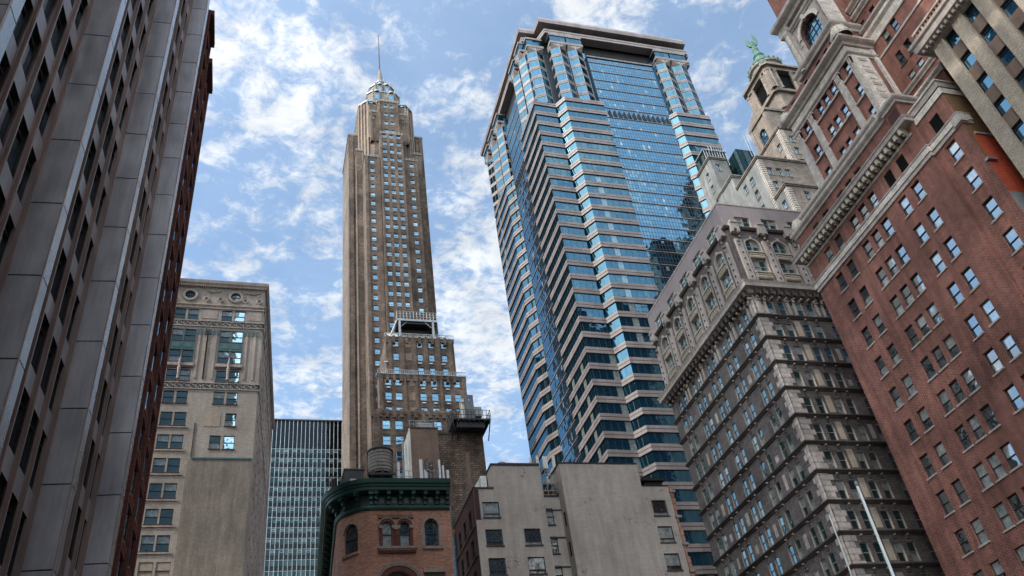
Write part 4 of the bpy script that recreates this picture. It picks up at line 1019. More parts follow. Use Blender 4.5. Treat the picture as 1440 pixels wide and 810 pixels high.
# ================================================================== stepped stone tower with belfry and copper statue
def belfry_tower():
    t = thing('stone_tower', None, 'stepped limestone tower with square belfry and green copper crown and statue', 'stone tower')
    W = Wins(t); b = MB()
    def mass(x0, x1, y0, y1, z0, z1, m, lw=(), rw=(), ww=1.25, hh=2.2, kind='stone', ml=None):
        FL = Fr((x0, y1), (x0, y0)); FR = Fr((x0, y0), (x1, y0)); h1 = []; h2 = []
        for y, z in lw: W.add(FL, y1-y, z, ww, hh, kind); h1.append(W.hole(y1-y, z, ww, hh))
        for x, z in rw: W.add(FR, x-x0, z, ww, hh, kind); h2.append(W.hole(x-x0, z, ww, hh))
        facade(b, FL, 0, FL.L, z0, z1, h1, .35, ml or m); facade(b, FR, 0, FR.L, z0, z1, h2, .35, m)
        b.quad([(x0, y0, z1), (x1, y0, z1), (x1, y1, z1), (x0, y1, z1)], 'roofing'); b.quad([(x1, y0, z0), (x1, y1, z0), (x1, y1, z1), (x1, y0, z1)], m); b.quad([(x1, y1, z0), (x0, y1, z0), (x0, y1, z1), (x1, y1, z1)], m)
        c = MB(); c.band([(x0, y1), (x0, y0), (x1, y0)], -.4, .22, z1-.5, z1+.05, 'limestone' if m != 'stucco_gray' else 'stucco_gray'); c.band([(x0, y1), (x0, y0), (x1, y0)], -.2, .38, z1-.22, z1+.12, 'limestone'); c.split('cornice', t)
    mass(95, 112, 101.3, 110.6, GZ, 125.5, 'limestone', [(108.0-2.6*(k % 2), 121.4-4.0*k) for k in range(0, 8)]+[(105.3, 121.0-4*k) for k in range(6)], [(97.0+2.1*c, 120.4-4.05*r) for c in range(3) for r in range(7)], ml='stucco_gray', ww=1.3)
    mass(95, 112, 97.1, 101.25, GZ, 113.2, 'limestone', [(99.5, 108.5-4*k) for k in range(5)], [(99.2+2.6*c, 109.4-4.05*r) for c in range(4) for r in range(6)], ml='stucco_gray')
    mass(95.0, 104, 110.6, 118, GZ, 129.5, 'stucco_gray', [], [])
    mass(94.9, 99.5, 115.4, 121.5, GZ, 140.6, 'stucco_gray', [(117.9, 135.6), (117.9, 131.6), (117.9, 127.0)], [(96.6, 136.4)], ww=1.1)
    mass(106.0, 122, 103.3, 116, GZ, 139.0, 'limestone', [(105.4, 133.5), (109.2, 131.0), (105.4, 129.2), (109.2, 127)], [(108.4+2.7*c, 134.5-3.8*r) for c in range(5) for r in range(6)])
    # rusticated corner strips
    q = MB(); z = 113
    while z < 138: q.box(105.9, 107.0, 103.2, 104.4, z, z+.42, 'pale_stone'); z += .62
    z = 100
    while z < 124.5: q.box(94.93, 96.0, 101.23, 102.2, z, z+.4, 'pale_stone'); z += .62
    z = 90
    while z < 112: q.box(94.93, 96.0, 97.03, 98.0, z, z+.4, 'pale_stone'); z += .62
    q.split('quoin_strip', t)
    # glazed penthouses with cage ladder
    p = MB(); p.box(95.6, 101.5, 117.2, 121.4, 140.7, 144.4, 'slab_glass'); p.box(101.5, 106, 113.5, 120, 129, 142.5, 'slab_glass')
    for k in range(9): p.tube((95.6+k*.72, 117.1, 140.7), (95.6+k*.72, 117.1, 145.4), .06, .06, 'galvanised', 4)
    p.box(95.5, 101.6, 117.05, 117.15, 142.9, 143.0, 'galvanised'); p.box(95.45, 101.7, 117.0, 121.5, 145.2, 145.5, 'galvanised'); p.split('penthouse', t)
    p = MB()
    for x, y, z0, z1 in ((97.5, 117.0, 144.9, 146.6), (104.6, 112.3, 139, 146.5)):
        for dx in (-.35, .35): p.tube((x+dx, y, z0), (x+dx, y, z1), .05, .05, 'galvanised', 4)
        z = z0
        while z < z1: p.tube((x-.35, y, z), (x+.35, y, z), .035, .035, 'galvanised', 4); z += .45
    for k in range(7): p.tube((98+k*.6, 117, 145.4), (98+k*.6, 117, 146.5), .04, .04, 'galvanised', 4)
    p.box(98, 101.6, 116.97, 117.03, 146.45, 146.53, 'galvanised'); p.split('ladder', t)
    # gabled block with tall arched window on its left face
    x0, y0, y1 = 110.0, 108.5, 116.2; FL = Fr((x0, y1), (x0, y0)); hs = []
    W.add(FL, 3.7, 142.4, 2.8, 6.8, 'stonearch'); hs.append(W.hole(3.7, 142.4, 2.8, 6.8))
    facade(b, FL, 0, FL.L, 125, 152.8, hs, .5, 'limestone'); FR = Fr((x0, y0), (123, y0)); hs = []
    W.add(FR, 6.0, 142.4, 2.8, 6.6, 'stonearch'); hs.append(W.hole(6.0, 142.4, 2.8, 6.6)); facade(b, FR, 0, FR.L, 125, 152.8, hs, .5, 'limestone')
    b.quad([(x0, y0, 152.8), (123, y0, 152.8), (123, y1, 152.8), (x0, y1, 152.8)], 'roofing')
    b.quad([(x0, y1, 125), (x0, y1, 152.8), (123, y1, 152.8), (123, y1, 125)], 'limestone')
    g = MB(); g.hexa([(x0-.25, y1+.2, 152.7), (x0-.25, y0-.3, 152.7), (x0+7, y0-.3, 152.7), (x0+7, y1+.2, 152.7), (x0-.25, 113.2, 155.2), (x0-.25, 111.6, 155.2), (x0+7, 111.6, 155.2), (x0+7, 113.2, 155.2)], 'limestone')
    g.band([(x0, y1), (x0, y0), (123, y0)], -.3, .35, 152.0, 152.8, 'limestone')
    for yy in (115.6, 109.2): g.box(x0-.22, x0+.1, yy-.5, yy+.5, 126, 152.0, 'limestone')
    g.split('gable', t)
    b.build('wall', t)
    # tower shaft
    cx, cy = 121.2, 113.6
    def ch(h, c): return [(cx-h+c, cy-h), (cx+h-c, cy-h), (cx+h, cy-h+c), (cx+h, cy+h-c), (cx+h-c, cy+h), (cx-h+c, cy+h), (cx-h, cy+h-c), (cx-h, cy-h+c)]
    s = MB(); s.prism(ch(4.9, .8), 149, 157.5, 'limestone'); s.prism(ch(5.3, .8), 157.5, 158.5, 'limestone'); s.prism(ch(4.4, .8), 158.5, 165.8, 'limestone'); s.prism(ch(5.1, .9), 165.6, 166.8, 'limestone')
    for zz in (152, 154, 156): s.prism(ch(5.0, .8), zz, zz+.25, 'trim_stone')
    for (ax, ay) in ((cx-4.95, cy), (cx, cy-4.95)): s.box(ax-1.0, ax+1.0, ay-1.0, ay+1.0, 151.5, 156.5, 'trim_dark')
    s.split('shaft', t)
    s = MB()        # open belfry: corner piers, dark louvred openings, engaged columns
    s.prism(ch(3.7, .6), 166.8, 175.8, 'black_steel')
    for dx in (-1, 1):
        for dy in (-1, 1): s.box(cx+dx*3.7-1.15, cx+dx*3.7+1.15, cy+dy*3.7-1.15, cy+dy*3.7+1.15, 166.8, 175.6, 'limestone')
    for dx in (-2.35, 2.35, -4.7, 4.7):
        s.lathe((cx+dx, cy-4.75), [(.62, 166.8), (.62, 167.4), (.5, 167.6), (.42, 174.6), (.6, 175.0), (.62, 175.6)], 'limestone', 12); s.lathe((cx-4.75, cy+dx), [(.62, 166.8), (.62, 167.4), (.5, 167.6), (.42, 174.6), (.6, 175.0), (.62, 175.6)], 'limestone', 12)
    for (x, y) in ((cx-4.55, cy-4.55),): s.prism([(x-.9, y+.5), (x+.5, y-.9), (x+1.1, y-.3), (x-.3, y+1.1)], 166.8, 175.6, 'limestone')
    for k in range(12):
        z = 167.6+k*.62; s.box(cx-2, cx+2, cy-3.95, cy-3.6, z, z+.12, 'dark_frame'); s.box(cx-3.95, cx-3.6, cy-2, cy+2, z, z+.12, 'dark_frame')
    s.build('belfry', t)
    s = MB(); s.prism(ch(5.2, .9), 175.6, 176.9, 'limestone'); s.prism(ch(5.9, 1), 176.9, 177.6, 'limestone'); s.build('belfry_cornice', t)
    s = MB()
    for (x, y, *_r) in [(p[0], p[1]) for p in ch(5.4, .9)]: s.lathe((x, y), [(.5, 177.6), (.4, 178.2), (.15, 178.6), (.02, 178.8)], 'verdigris', 8)
    for k in range(14):
        f = -5.2+k*.8
        s.lathe((cx+f, cy-5.5), [(.22, 177.6), (.2, 178.1), (.02, 178.5)], 'verdigris', 6); s.lathe((cx-5.5, cy+f), [(.22, 177.6), (.2, 178.1), (.02, 178.5)], 'verdigris', 6)
    s.split('finial', t)
    s = MB(); s.lathe((cx, cy), [(4.0, 177.6), (3.95, 181.2), (4.5, 181.6), (4.5, 182.2), (4.1, 182.3)], 'limestone', 20); s.build('drum', t)
    for k in range(10):
        a = 2*math.pi*k/10; o = MB(); o.lathe((cx+3.95*math.cos(a), cy+3.95*math.sin(a)), [(.02, 178.6), (.75, 179.5), (.02, 180.4)], 'trim_dark', 10); o.build('round_opening', t)
    s = MB()
    for k in range(20): a = 2*math.pi*k/20; s.lathe((cx+4.4*math.cos(a), cy+4.4*math.sin(a)), [(.3, 182.2), (.33, 182.7), (.02, 183.3)], 'verdigris', 6)
    s.lathe((cx, cy), [(3.9, 182.2), (3.0, 183.3), (2.2, 184.0), (1.7, 184.3), (2.1, 184.9), (1.8, 186.2), (1.2, 187.0), (1.5, 187.6), (1.0, 188.4), (.75, 189.5)], 'verdigris', 16); s.build('copper_crown', t)
    s = MB()        # figure with raised wings
    s.lathe((cx, cy), [(.75, 189.3), (.85, 190.2), (.55, 191.6), (.62, 192.4), (.3, 193.0), (.36, 193.4), (.02, 193.9)], 'verdigris', 10)
    for sg in (-1, 1):
        pr = [(sg*.3, 191.6), (sg*1.1, 191.9), (sg*1.65, 193.0), (sg*1.5, 195.0), (sg*.95, 196.6 if sg > 0 else 195.4), (sg*.75, 194.4), (sg*.5, 193.0)]
        a = [(cx+x*.72, cy-x*.55, z) for x, z in pr]; i = len(s.v); k = s.mat('verdigris'); n = len(a)
        s.v += [(x-.15, y-.2, z) for x, y, z in a]+[(x+.15, y+.2, z) for x, y, z in a]
        s.f.append(tuple(i+j for j in range(n))); s.f.append(tuple(i+n+n-1-j for j in range(n))); s.mi += [k, k]
        for j in range(n): s.f.append((i+j, i+(j+1) % n, i+n+(j+1) % n, i+n+j)); s.mi.append(k)
    s.build('statue', t, smooth=False)
    zs = [(149, 149), (157.5, 154.8), (166.8, 162.3), (175.6, 169.6), (177.6, 171.3), (182.2, 176.2), (189.3, 184.2), (196.6, 192.4), (300, 300)]
    for o in t.children:         # storey heights of the belfry stage
        if o.name.split('.')[0] in ('shaft', 'belfry', 'belfry_cornice', 'finial', 'drum', 'round_opening', 'copper_crown', 'statue'):
            for v in o.data.vertices:
                for (a, b2), (c, d2) in zip(zs, zs[1:]):
                    if a <= v.co.z < c: v.co.z = b2+(v.co.z-a)*(d2-b2)/(c-a); break
    W.flush()
belfry_tower()

# ================================================================== red brick building filling the right side
def red_block():
    t = thing('brick_building', None, 'red brick tower block with stone belts and recessed upper storeys, right', 'brick building')
    W = Wins(t); wall = MB(); m = 'red_brick'; X = 57.8
    F1 = Fr((X, 61.0), (X, 40.9)); A1 = lambda y: 61.0-y
    cols = (57.55, 55.45, 52.48, 50.83, 49.12, 46.1, 44.05); hs = []
    for k in range(15):
        z = 51.4-3.58*k
        if z < 2: break
        for y in cols: W.add(F1, A1(y), z, 1.18, 2.08, 'red'); hs.append(W.hole(A1(y), z, 1.18, 2.08))
    for y in cols:
        kd = 'redlouver' if y < 47 else 'red'
        W.add(F1, A1(y), 55.12, 1.15, 1.95, kd); hs.append(W.hole(A1(y), 55.12, 1.15, 1.95))
    for y in cols[:5]: W.add(F1, A1(y), 59.35, 1.1, 1.4, 'red'); hs.append(W.hole(A1(y), 59.35, 1.1, 1.4))
    facade(wall, F1, 0, F1.L, GZ, 62.3, hs, .3, m)
    F2 = Fr((X+.28, 40.9), (X+.28, 36.9)); hs = []
    for k in range(15):
        z = 51.4-3.58*k
        if z < 2: break
        W.add(F2, 1.9, z, 1.25, 2.08, 'red'); hs.append(W.hole(1.9, z, 1.25, 2.08))
    W.add(F2, 1.9, 55.12, 1.25, 1.95, 'redlouver'); hs.append(W.hole(1.9, 55.12, 1.25, 1.95))
    facade(wall, F2, 0, 4.0, GZ, 59.0, hs, .3, m)
    wall.quad([(X, 40.9, GZ), (X+.28, 40.9, GZ), (X+.28, 40.9, 62.3), (X, 40.9, 62.3)], m)
    FS = Fr((X+.28, 36.9), (86, 36.9)); facade(wall, FS, 0, FS.L, GZ, 59.0, [], .1, 'gold_brick')
    wall.quad([(X+.28, 36.9, 59), (86, 36.9, 59), (86, 40.9, 59), (X+.28, 40.9, 59)], 'roofing')
    wall.quad([(X, 40.9, 62.3), (86, 40.9, 62.3), (86, 61, 62.3), (X, 61, 62.3)], 'roofing'); wall.quad([(86, 61, GZ), (X, 61, GZ), (X, 61, 62.3), (86, 61, 62.3)], m)
    wall.quad([(X+.28, 40.9, 59), (63, 40.9, 59), (63, 40.9, 62.3), (X+.28, 40.9, 62.3)], m); wall.quad([(86, 36.9, GZ), (86, 61, GZ), (86, 61, 62), (86, 36.9, 62)], m)
    # set-back parapet block behind the corner
    wall.box(60.3, 62.7, 36.9+.01, 40.88, 59.02, 62.6, m)
    # upper storeys: wing and the wall recessed behind it
    FU = Fr((59.0, 55.6), (59.0, 43.8)); AU = lambda y: 55.6-y; hs = []
    uc = (53.6, 50.6, 49.3, 47.8, 44.85)
    for z, h in ((64.1, 1.75), (67.8, 1.8), (71.45, 1.8)):
        for y in uc: W.add(FU, AU(y), z, .95, h, 'red'); hs.append(W.hole(AU(y), z, .95, h))
    for y in (53.6, 50.6, 47.8, 46.2, 44.85): W.add(FU, AU(y), 76.7, .8, .9, 'dark'); hs.append(W.hole(AU(y), 76.7, .8, .9))
    facade(wall, FU, 0, FU.L, 62.3, 78.0, hs, .3, m)
    wall.quad([(59, 55.6, 62.3), (59, 55.6, 78), (75, 55.6, 78), (75, 55.6, 62.3)][::-1], m); wall.quad([(59, 43.8, 78), (75, 43.8, 78), (75, 55.6, 78), (59, 55.6, 78)], 'roofing')
    FW = Fr((59.0, 43.8), (62.8, 43.8)); facade(wall, FW, 0, 3.8, 59, 104, [], .1, m)
    FR_ = Fr((62.8, 43.8), (62.8, 33.0)); AR = lambda y: 43.8-y; hs = []
    for z, h in ((66.9, 1.35), (69.7, 1.95), (73.55, 1.8)):
        for y in (41.5, 40.0): W.add(FR_, AR(y), z, .88, h, 'dark'); hs.append(W.hole(AR(y), z, .88, h))
    for y in (43.1, 41.2, 39.6): W.add(FR_, AR(y), 78.3, .85, 1.3, 'red'); hs.append(W.hole(AR(y), 78.3, .85, 1.3))
    W.add(FR_, AR(40.4), 83.0, 3.6, 6.0, 'redarch'); hs.append(W.hole(AR(40.4), 83.0, 3.6, 6.0))
    W.add(FR_, AR(35.6), 83.0, 3.0, 6.0, 'redarch'); hs.append(W.hole(AR(35.6), 83.0, 3.0, 6.0))
    facade(wall, FR_, 0, FR_.L, 59, 104, hs, .35, m)
    wall.quad([(62.8, 33.0, 59), (86, 33.0, 59), (86, 33, 104), (62.8, 33, 104)], m); wall.quad([(62.8, 33, 104), (86, 33, 104), (86, 43.8, 104), (59, 43.8, 104)], 'roofing')
    # arched storey above the wing
    FA = Fr((59.4, 50.2), (59.4, 43.9)); hs = []
    W.add(FA, 3.45, 79.6, 3.3, 5.0, 'redarch'); hs.append(W.hole(3.45, 79.6, 3.3, 5.0))
    facade(wall, FA, 0, FA.L, 78, 90, hs, .6, 'trim_stone', m)
    wall.quad([(72, 50.2, 78), (59.4, 50.2, 78), (59.4, 50.2, 104), (72, 50.2, 104)], m); wall.quad([(59.4, 43.9, 90), (59.4, 43.9, 104), (59.4, 50.2, 104), (59.4, 50.2, 90)], m)
    wall.build('wall', t)
    def prof(z0, z1, out): h = z1-z0; return [(-.15, z0), (out*.35, z0+.02), (out*.45, z0+h*.3), (out*.8, z0+h*.45), (out, z0+h*.6), (out, z0+h*.9), (out*.85, z1), (-.15, z1)]
    b = MB(); P1 = [(X+1.5, 61.0), (X, 61.0), (X, 40.9), (X+.28, 40.88), (X+.28, 36.9), (X+1.5, 36.9)]
    b.band(P1, -.1, .14, 53.85, 54.25, 'trim_stone'); b.band(P1, -.1, .24, 54.3, 54.95, 'white_stone'); b.band(P1, -.1, .32, 54.95, 55.08, 'trim_stone'); b.build('stone_belt', t)
    c = MB(); P = [(X+1.5, 61.0), (X, 61.0), (X, 41.6), (X+.9, 41.6)]; c.sweep(P, [(-.1, 57.45), (.12, 57.5), (.15, 57.75), (-.1, 57.8)], 'trim_stone'); c.sweep(P, [(-.1, 58.5), (.95, 58.55), (1.0, 58.95), (1.1, 59.05), (1.1, 59.15), (-.1, 59.25)], 'trim_stone')
    y = 60.7
    while y > 41.7: c.box(X-.85, X+.1, y-.18, y+.18, 57.95, 58.52, 'cream'); c.box(X-.5, X+.1, y-.12, y+.12, 57.75, 57.97, 'trim_stone'); y -= .78
    c.split('cornice', t)
    c = MB(); P = [(X+1.5, 61.0), (X, 61.0), (X, 42.9), (X-.35, 42.85), (X-.35, 40.9), (62.8, 40.9)]
    c.sweep(P, prof(61.5, 62.45, .45), 'trim_stone'); c.sweep([(X+1.5, 60.6), (X+.5, 60.6), (X+.5, 44.3)], prof(63.0, 63.9, .35), 'trim_stone'); c.split('parapet', t)
    p = MB(); p.box(X-.33, X+.5, 40.92, 42.85, 59.3, 61.5, m); p.box(X-.38, X-.30, 41.2, 42.6, 59.5, 61.2, 'maroon_brick'); p.build('corner_pier', t)
    c = MB(); Q = [(X+.28, 40.8), (X+.28, 36.9), (62.0, 36.9)]
    c.band(Q, -.4, .10, 58.0, 58.75, 'white_stone'); c.band(Q, -.4, .0, 58.75, 58.9, 'trim_dark'); c.band(Q, -.4, .14, 58.9, 59.6, 'trim_stone'); c.band(Q, -.5, .25, 59.6, 59.8, 'white_stone')
    c.sweep([(60.3, 40.85), (60.3, 36.9), (64.5, 36.9)], prof(62.1, 62.8, .35), 'white_stone'); c.split('coping', t)
    c = MB(); c.band([(X+.28, 37.6), (X+.28, 36.9), (X+.9, 36.9)], -.2, .28, 53.95, 55.05, 'trim_stone'); c.build('belt_return', t)
    # pilasters and entablature of the upper wing
    for y0, y1 in ((55.6, 54.6), (52.55, 51.75), (46.85, 46.05), (44.25, 43.75)):
        q = MB(); q.box(58.72, 59.1, y1, y0, 62.4, 73.0, 'pale_stone'); q.box(58.62, 59.1, y1-.1, y0+.1, 73.0, 73.25, 'trim_stone')
        k = 0
        while k < 5 and y1+k*.17 < y0: q.box(58.66, 59, y1+k*.17, y1+k*.17+.08, 72.0, 73.0, 'trim_stone'); k += 1
        q.box(58.6, 59.1, y1-.08, y0+.08, 62.4, 63.4, 'trim_stone'); q.build('pilaster', t)
    E_ = [(62.0, 55.4), (59.0, 55.4), (59.0, 43.8), (62.75, 43.8)]; E2 = [(62.0, 51.1), (59.0, 51.1), (59.0, 43.8), (62.75, 43.8)]
    c = MB(); c.sweep(E_, prof(73.3, 74.0, .35), 'trim_stone'); c.band(E_, -.1, .12, 74.0, 75.0, 'white_stone'); c.sweep(E_, prof(75.0, 76.1, .95), 'trim_stone'); c.sweep(E2, prof(78.3, 79.5, .55), 'trim_stone'); c.build('entablature', t)
    ss = MB()
    for z in (67.5, 71.2): ss.box(58.78, 59.1, 44.4, 46.0, z, z+.2, 'trim_stone'); ss.box(58.78, 59.1, 46.95, 51.7, z, z+.2, 'trim_stone'); ss.box(58.78, 59.1, 52.6, 54.5, z, z+.2, 'trim_stone')
    ss.split('sill_band', t)
    # stone corner strip with pale blocks on the wing's front
    q = MB(); q.box(59.05, 61.3, 43.62, 43.85, 62.4, 73.3, 'white_stone')
    z = 63
    while z < 73: q.box(59.75, 60.75, 43.56, 43.8, z, z+.5, 'white_stone' if int(z) % 2 else 'stucco_tan'); z += 1.05
    q.box(62.2, 62.7, 43.55, 43.85, 62.4, 76, 'white_stone'); q.box(59.1, 61.3, 43.55, 43.85, 79, 96, 'white_stone'); q.split('corner_quoin', t)
    c = MB(); Z = [(62.8, 43.7), (62.8, 33.1)]
    c.sweep(Z, prof(66.2, 66.9, .4), 'trim_stone'); c.band(Z, -.1, .12, 73.1, 73.4, 'trim_stone'); c.sweep(Z, [(-.1, 75.4), (.15, 75.4), (.2, 76.6), (.5, 76.9), (.5, 77.3), (-.1, 77.4)], 'white_stone'); c.sweep(Z, prof(77.5, 78.2, .6), 'trim_stone'); c.sweep(Z, prof(80.4, 81.2, .5), 'trim_stone'); c.sweep(Z, prof(81.8, 82.6, .6), 'trim_stone'); c.split('moulding', t)
    # arched storey trim: archivolts, columns, cornice
    def archring(F, a, zc, r0, r1, out):
        o = MB(); n = 16
        for j in range(n):
            t0, t1 = math.pi*j/n, math.pi*(j+1)/n
            pt = lambda r, tt, b: F.P(a-r*math.cos(tt), b, zc+r*math.sin(tt))
            o.hexa([pt(r0, t0, out), pt(r0, t1, out), pt(r0, t1, -.1), pt(r0, t0, -.1), pt(r1, t0, out), pt(r1, t1, out), pt(r1, t1, -.1), pt(r1, t0, -.1)], 'white_stone')
        o.fbox(F, a-.22, a+.22, -.1, out+.15, zc+r0-.1, zc+r1+.3, 'white_stone'); return o
    archring(FA, 3.45, 79.6+5.0-1.65, 1.7, 2.2, .15).build('arch_trim', t); archring(FR_, AR(40.4), 87.2, 1.85, 2.3, .15).build('arch_trim', t)
    c = MB(); A_ = [(62, 50.2), (59.4, 50.2), (59.4, 43.9), (62.7, 43.9)]
    c.sweep(A_, prof(85.3, 86.0, .4), 'trim_stone'); c.sweep(A_, prof(86.8, 88.4, 1.1), 'trim_stone')
    c.box(59.0, 59.6, 49.3, 50.4, 78.5, 86.2, 'trim_stone'); c.box(58.9, 60.2, 49.2, 50.9, 86.0, 88.0, 'trim_stone')
    for z in (80.5, 82.0, 83.5): c.box(59.36, 59.6, 48.6, 49.3, z, z+.06, 'trim_dark')
    c.split('arched_storey_trim', t)
    c = MB(); c.lathe((59.1, 49.9), [(.55, 78.5), (.55, 79.0), (.42, 79.2), (.36, 85.2), (.55, 85.6), (.55, 86)], 'pale_stone', 12); c.build('column', t)
    # scrolled finials on the parapet corners
    for x, y, z, s_ in ((58.3, 60.3, 62.4, 1.0), (59.2, 43.1, 62.5, 1.25), (59.1, 43.5, 76.1, 1.2), (58.9, 55.6, 75.8, 1.0)):
        o = MB(); o.lathe((x, y), [(.95*s_, z), (1.0*s_, z+.25), (.85*s_, z+.4), (.8*s_, z+.9*s_), (.72*s_, z+1.2*s_), (.5*s_, z+1.5*s_), (.2*s_, z+1.65*s_), (.02, z+1.7*s_)], 'cream', 16)
        for k in range(8): a = 2*math.pi*k/8; o.tube((x+.98*s_*math.cos(a), y+.98*s_*math.sin(a), z+.2), (x+.6*s_*math.cos(a), y+.6*s_*math.sin(a), z+1.5*s_), .09, .06, 'trim_stone', 5)
        o.build('finial', t, smooth=False)
    r = MB(); r.box(58.42, 84, 36.84, 37.0, 45.2, 52.4, 'painted_red'); r.box(58.12, 58.42, 36.86, 37.0, 45.2, 48.9, 'painted_red'); r.box(58.1, 84, 36.82, 37.0, 38, 45.2, 'stucco_gray'); r.box(58.6, 66, 36.7, 37.0, 52.4, 52.6, 'trim_stone'); r.box(57.9, 58.9, 36.6, 37.0, 48.9, 49.15, 'galvanised'); r.split('painted_side_wall', t)
    W.flush()
red_block()

# ================================================================== tan pier building, top right
def tan_block():
    t = thing('brick_building', None, 'tan brick building with broad vertical piers and white cornice, top right corner', 'office building')
    W = Wins(t); wall = MB(); X = 58.2; y1 = 35.1; F = Fr((X, y1), (X, -22)); hs = []; A = lambda y: y1-y
    cs = [33.15-2.68*k for k in range(20)]
    for k in range(19):
        z = 60.5-3.17*k
        if z < 2: break
        for y in cs: W.add(F, A(y), z, 1.28, 1.68, 'tan'); hs.append(W.hole(A(y), z, 1.28, 1.68))
    facade(wall, F, 0, F.L, GZ, 63.3, hs, .28, 'spandrel_brown')
    wall.quad([(X, -22, 63.3), (84, -22, 63.3), (84, y1, 63.3), (X, y1, 63.3)], 'roofing'); wall.quad([(84, y1, GZ), (X, y1, GZ), (X, y1, 63.3), (84, y1, 63.3)], 'gold_brick'); wall.quad([(X, -22, GZ), (84, -22, GZ), (84, -22, 63.3), (X, -22, 63.3)], 'tan_brick')
    wall.build('wall', t)
    ed = [(A(cs[0])-.64)/2]+[(A(p)+A(q))/2 for p, q in zip(cs, cs[1:])]
    for i, a in enumerate(ed):
        hw = (.64 if i else a-.0); p = MB(); p.fbox(F, (a-hw if i else -.02), a+hw, -.3, .34, GZ, 62.2, 'tan_brick'); p.build('pier', t)
    c = MB(); P = [(84, y1+.02), (X, y1+.02), (X, -22), (84, -22)]
    c.sweep(P, [(-.1, 62.15), (.5, 62.2), (.55, 62.5), (1.1, 62.7), (1.15, 63.35), (1.35, 63.5), (1.4, 63.8), (-.1, 63.95)], 'trim_stone')
    y = y1+.5
    while y > -20: c.box(X-.95, X+.1, y-.12, y+.12, 62.22, 62.72, 'terracotta'); y -= .55
    c.split('cornice', t)
    c = MB(); y = y1
    while y > -20:
        c.tube((X-1.15, y, 63.85), (X-1.15, y, 64.5), .12, .10, 'rust' if random.random() < .5 else 'white_stone', 6); y -= .42
    c.box(X-1.28, X-1.02, -20, y1+.4, 64.4, 64.62, 'white_stone'); c.box(X-1.0, X+.2, -20, y1+.2, 63.9, 64.9, 'stucco_gray'); c.split('balustrade', t)
    W.flush()
tan_block()

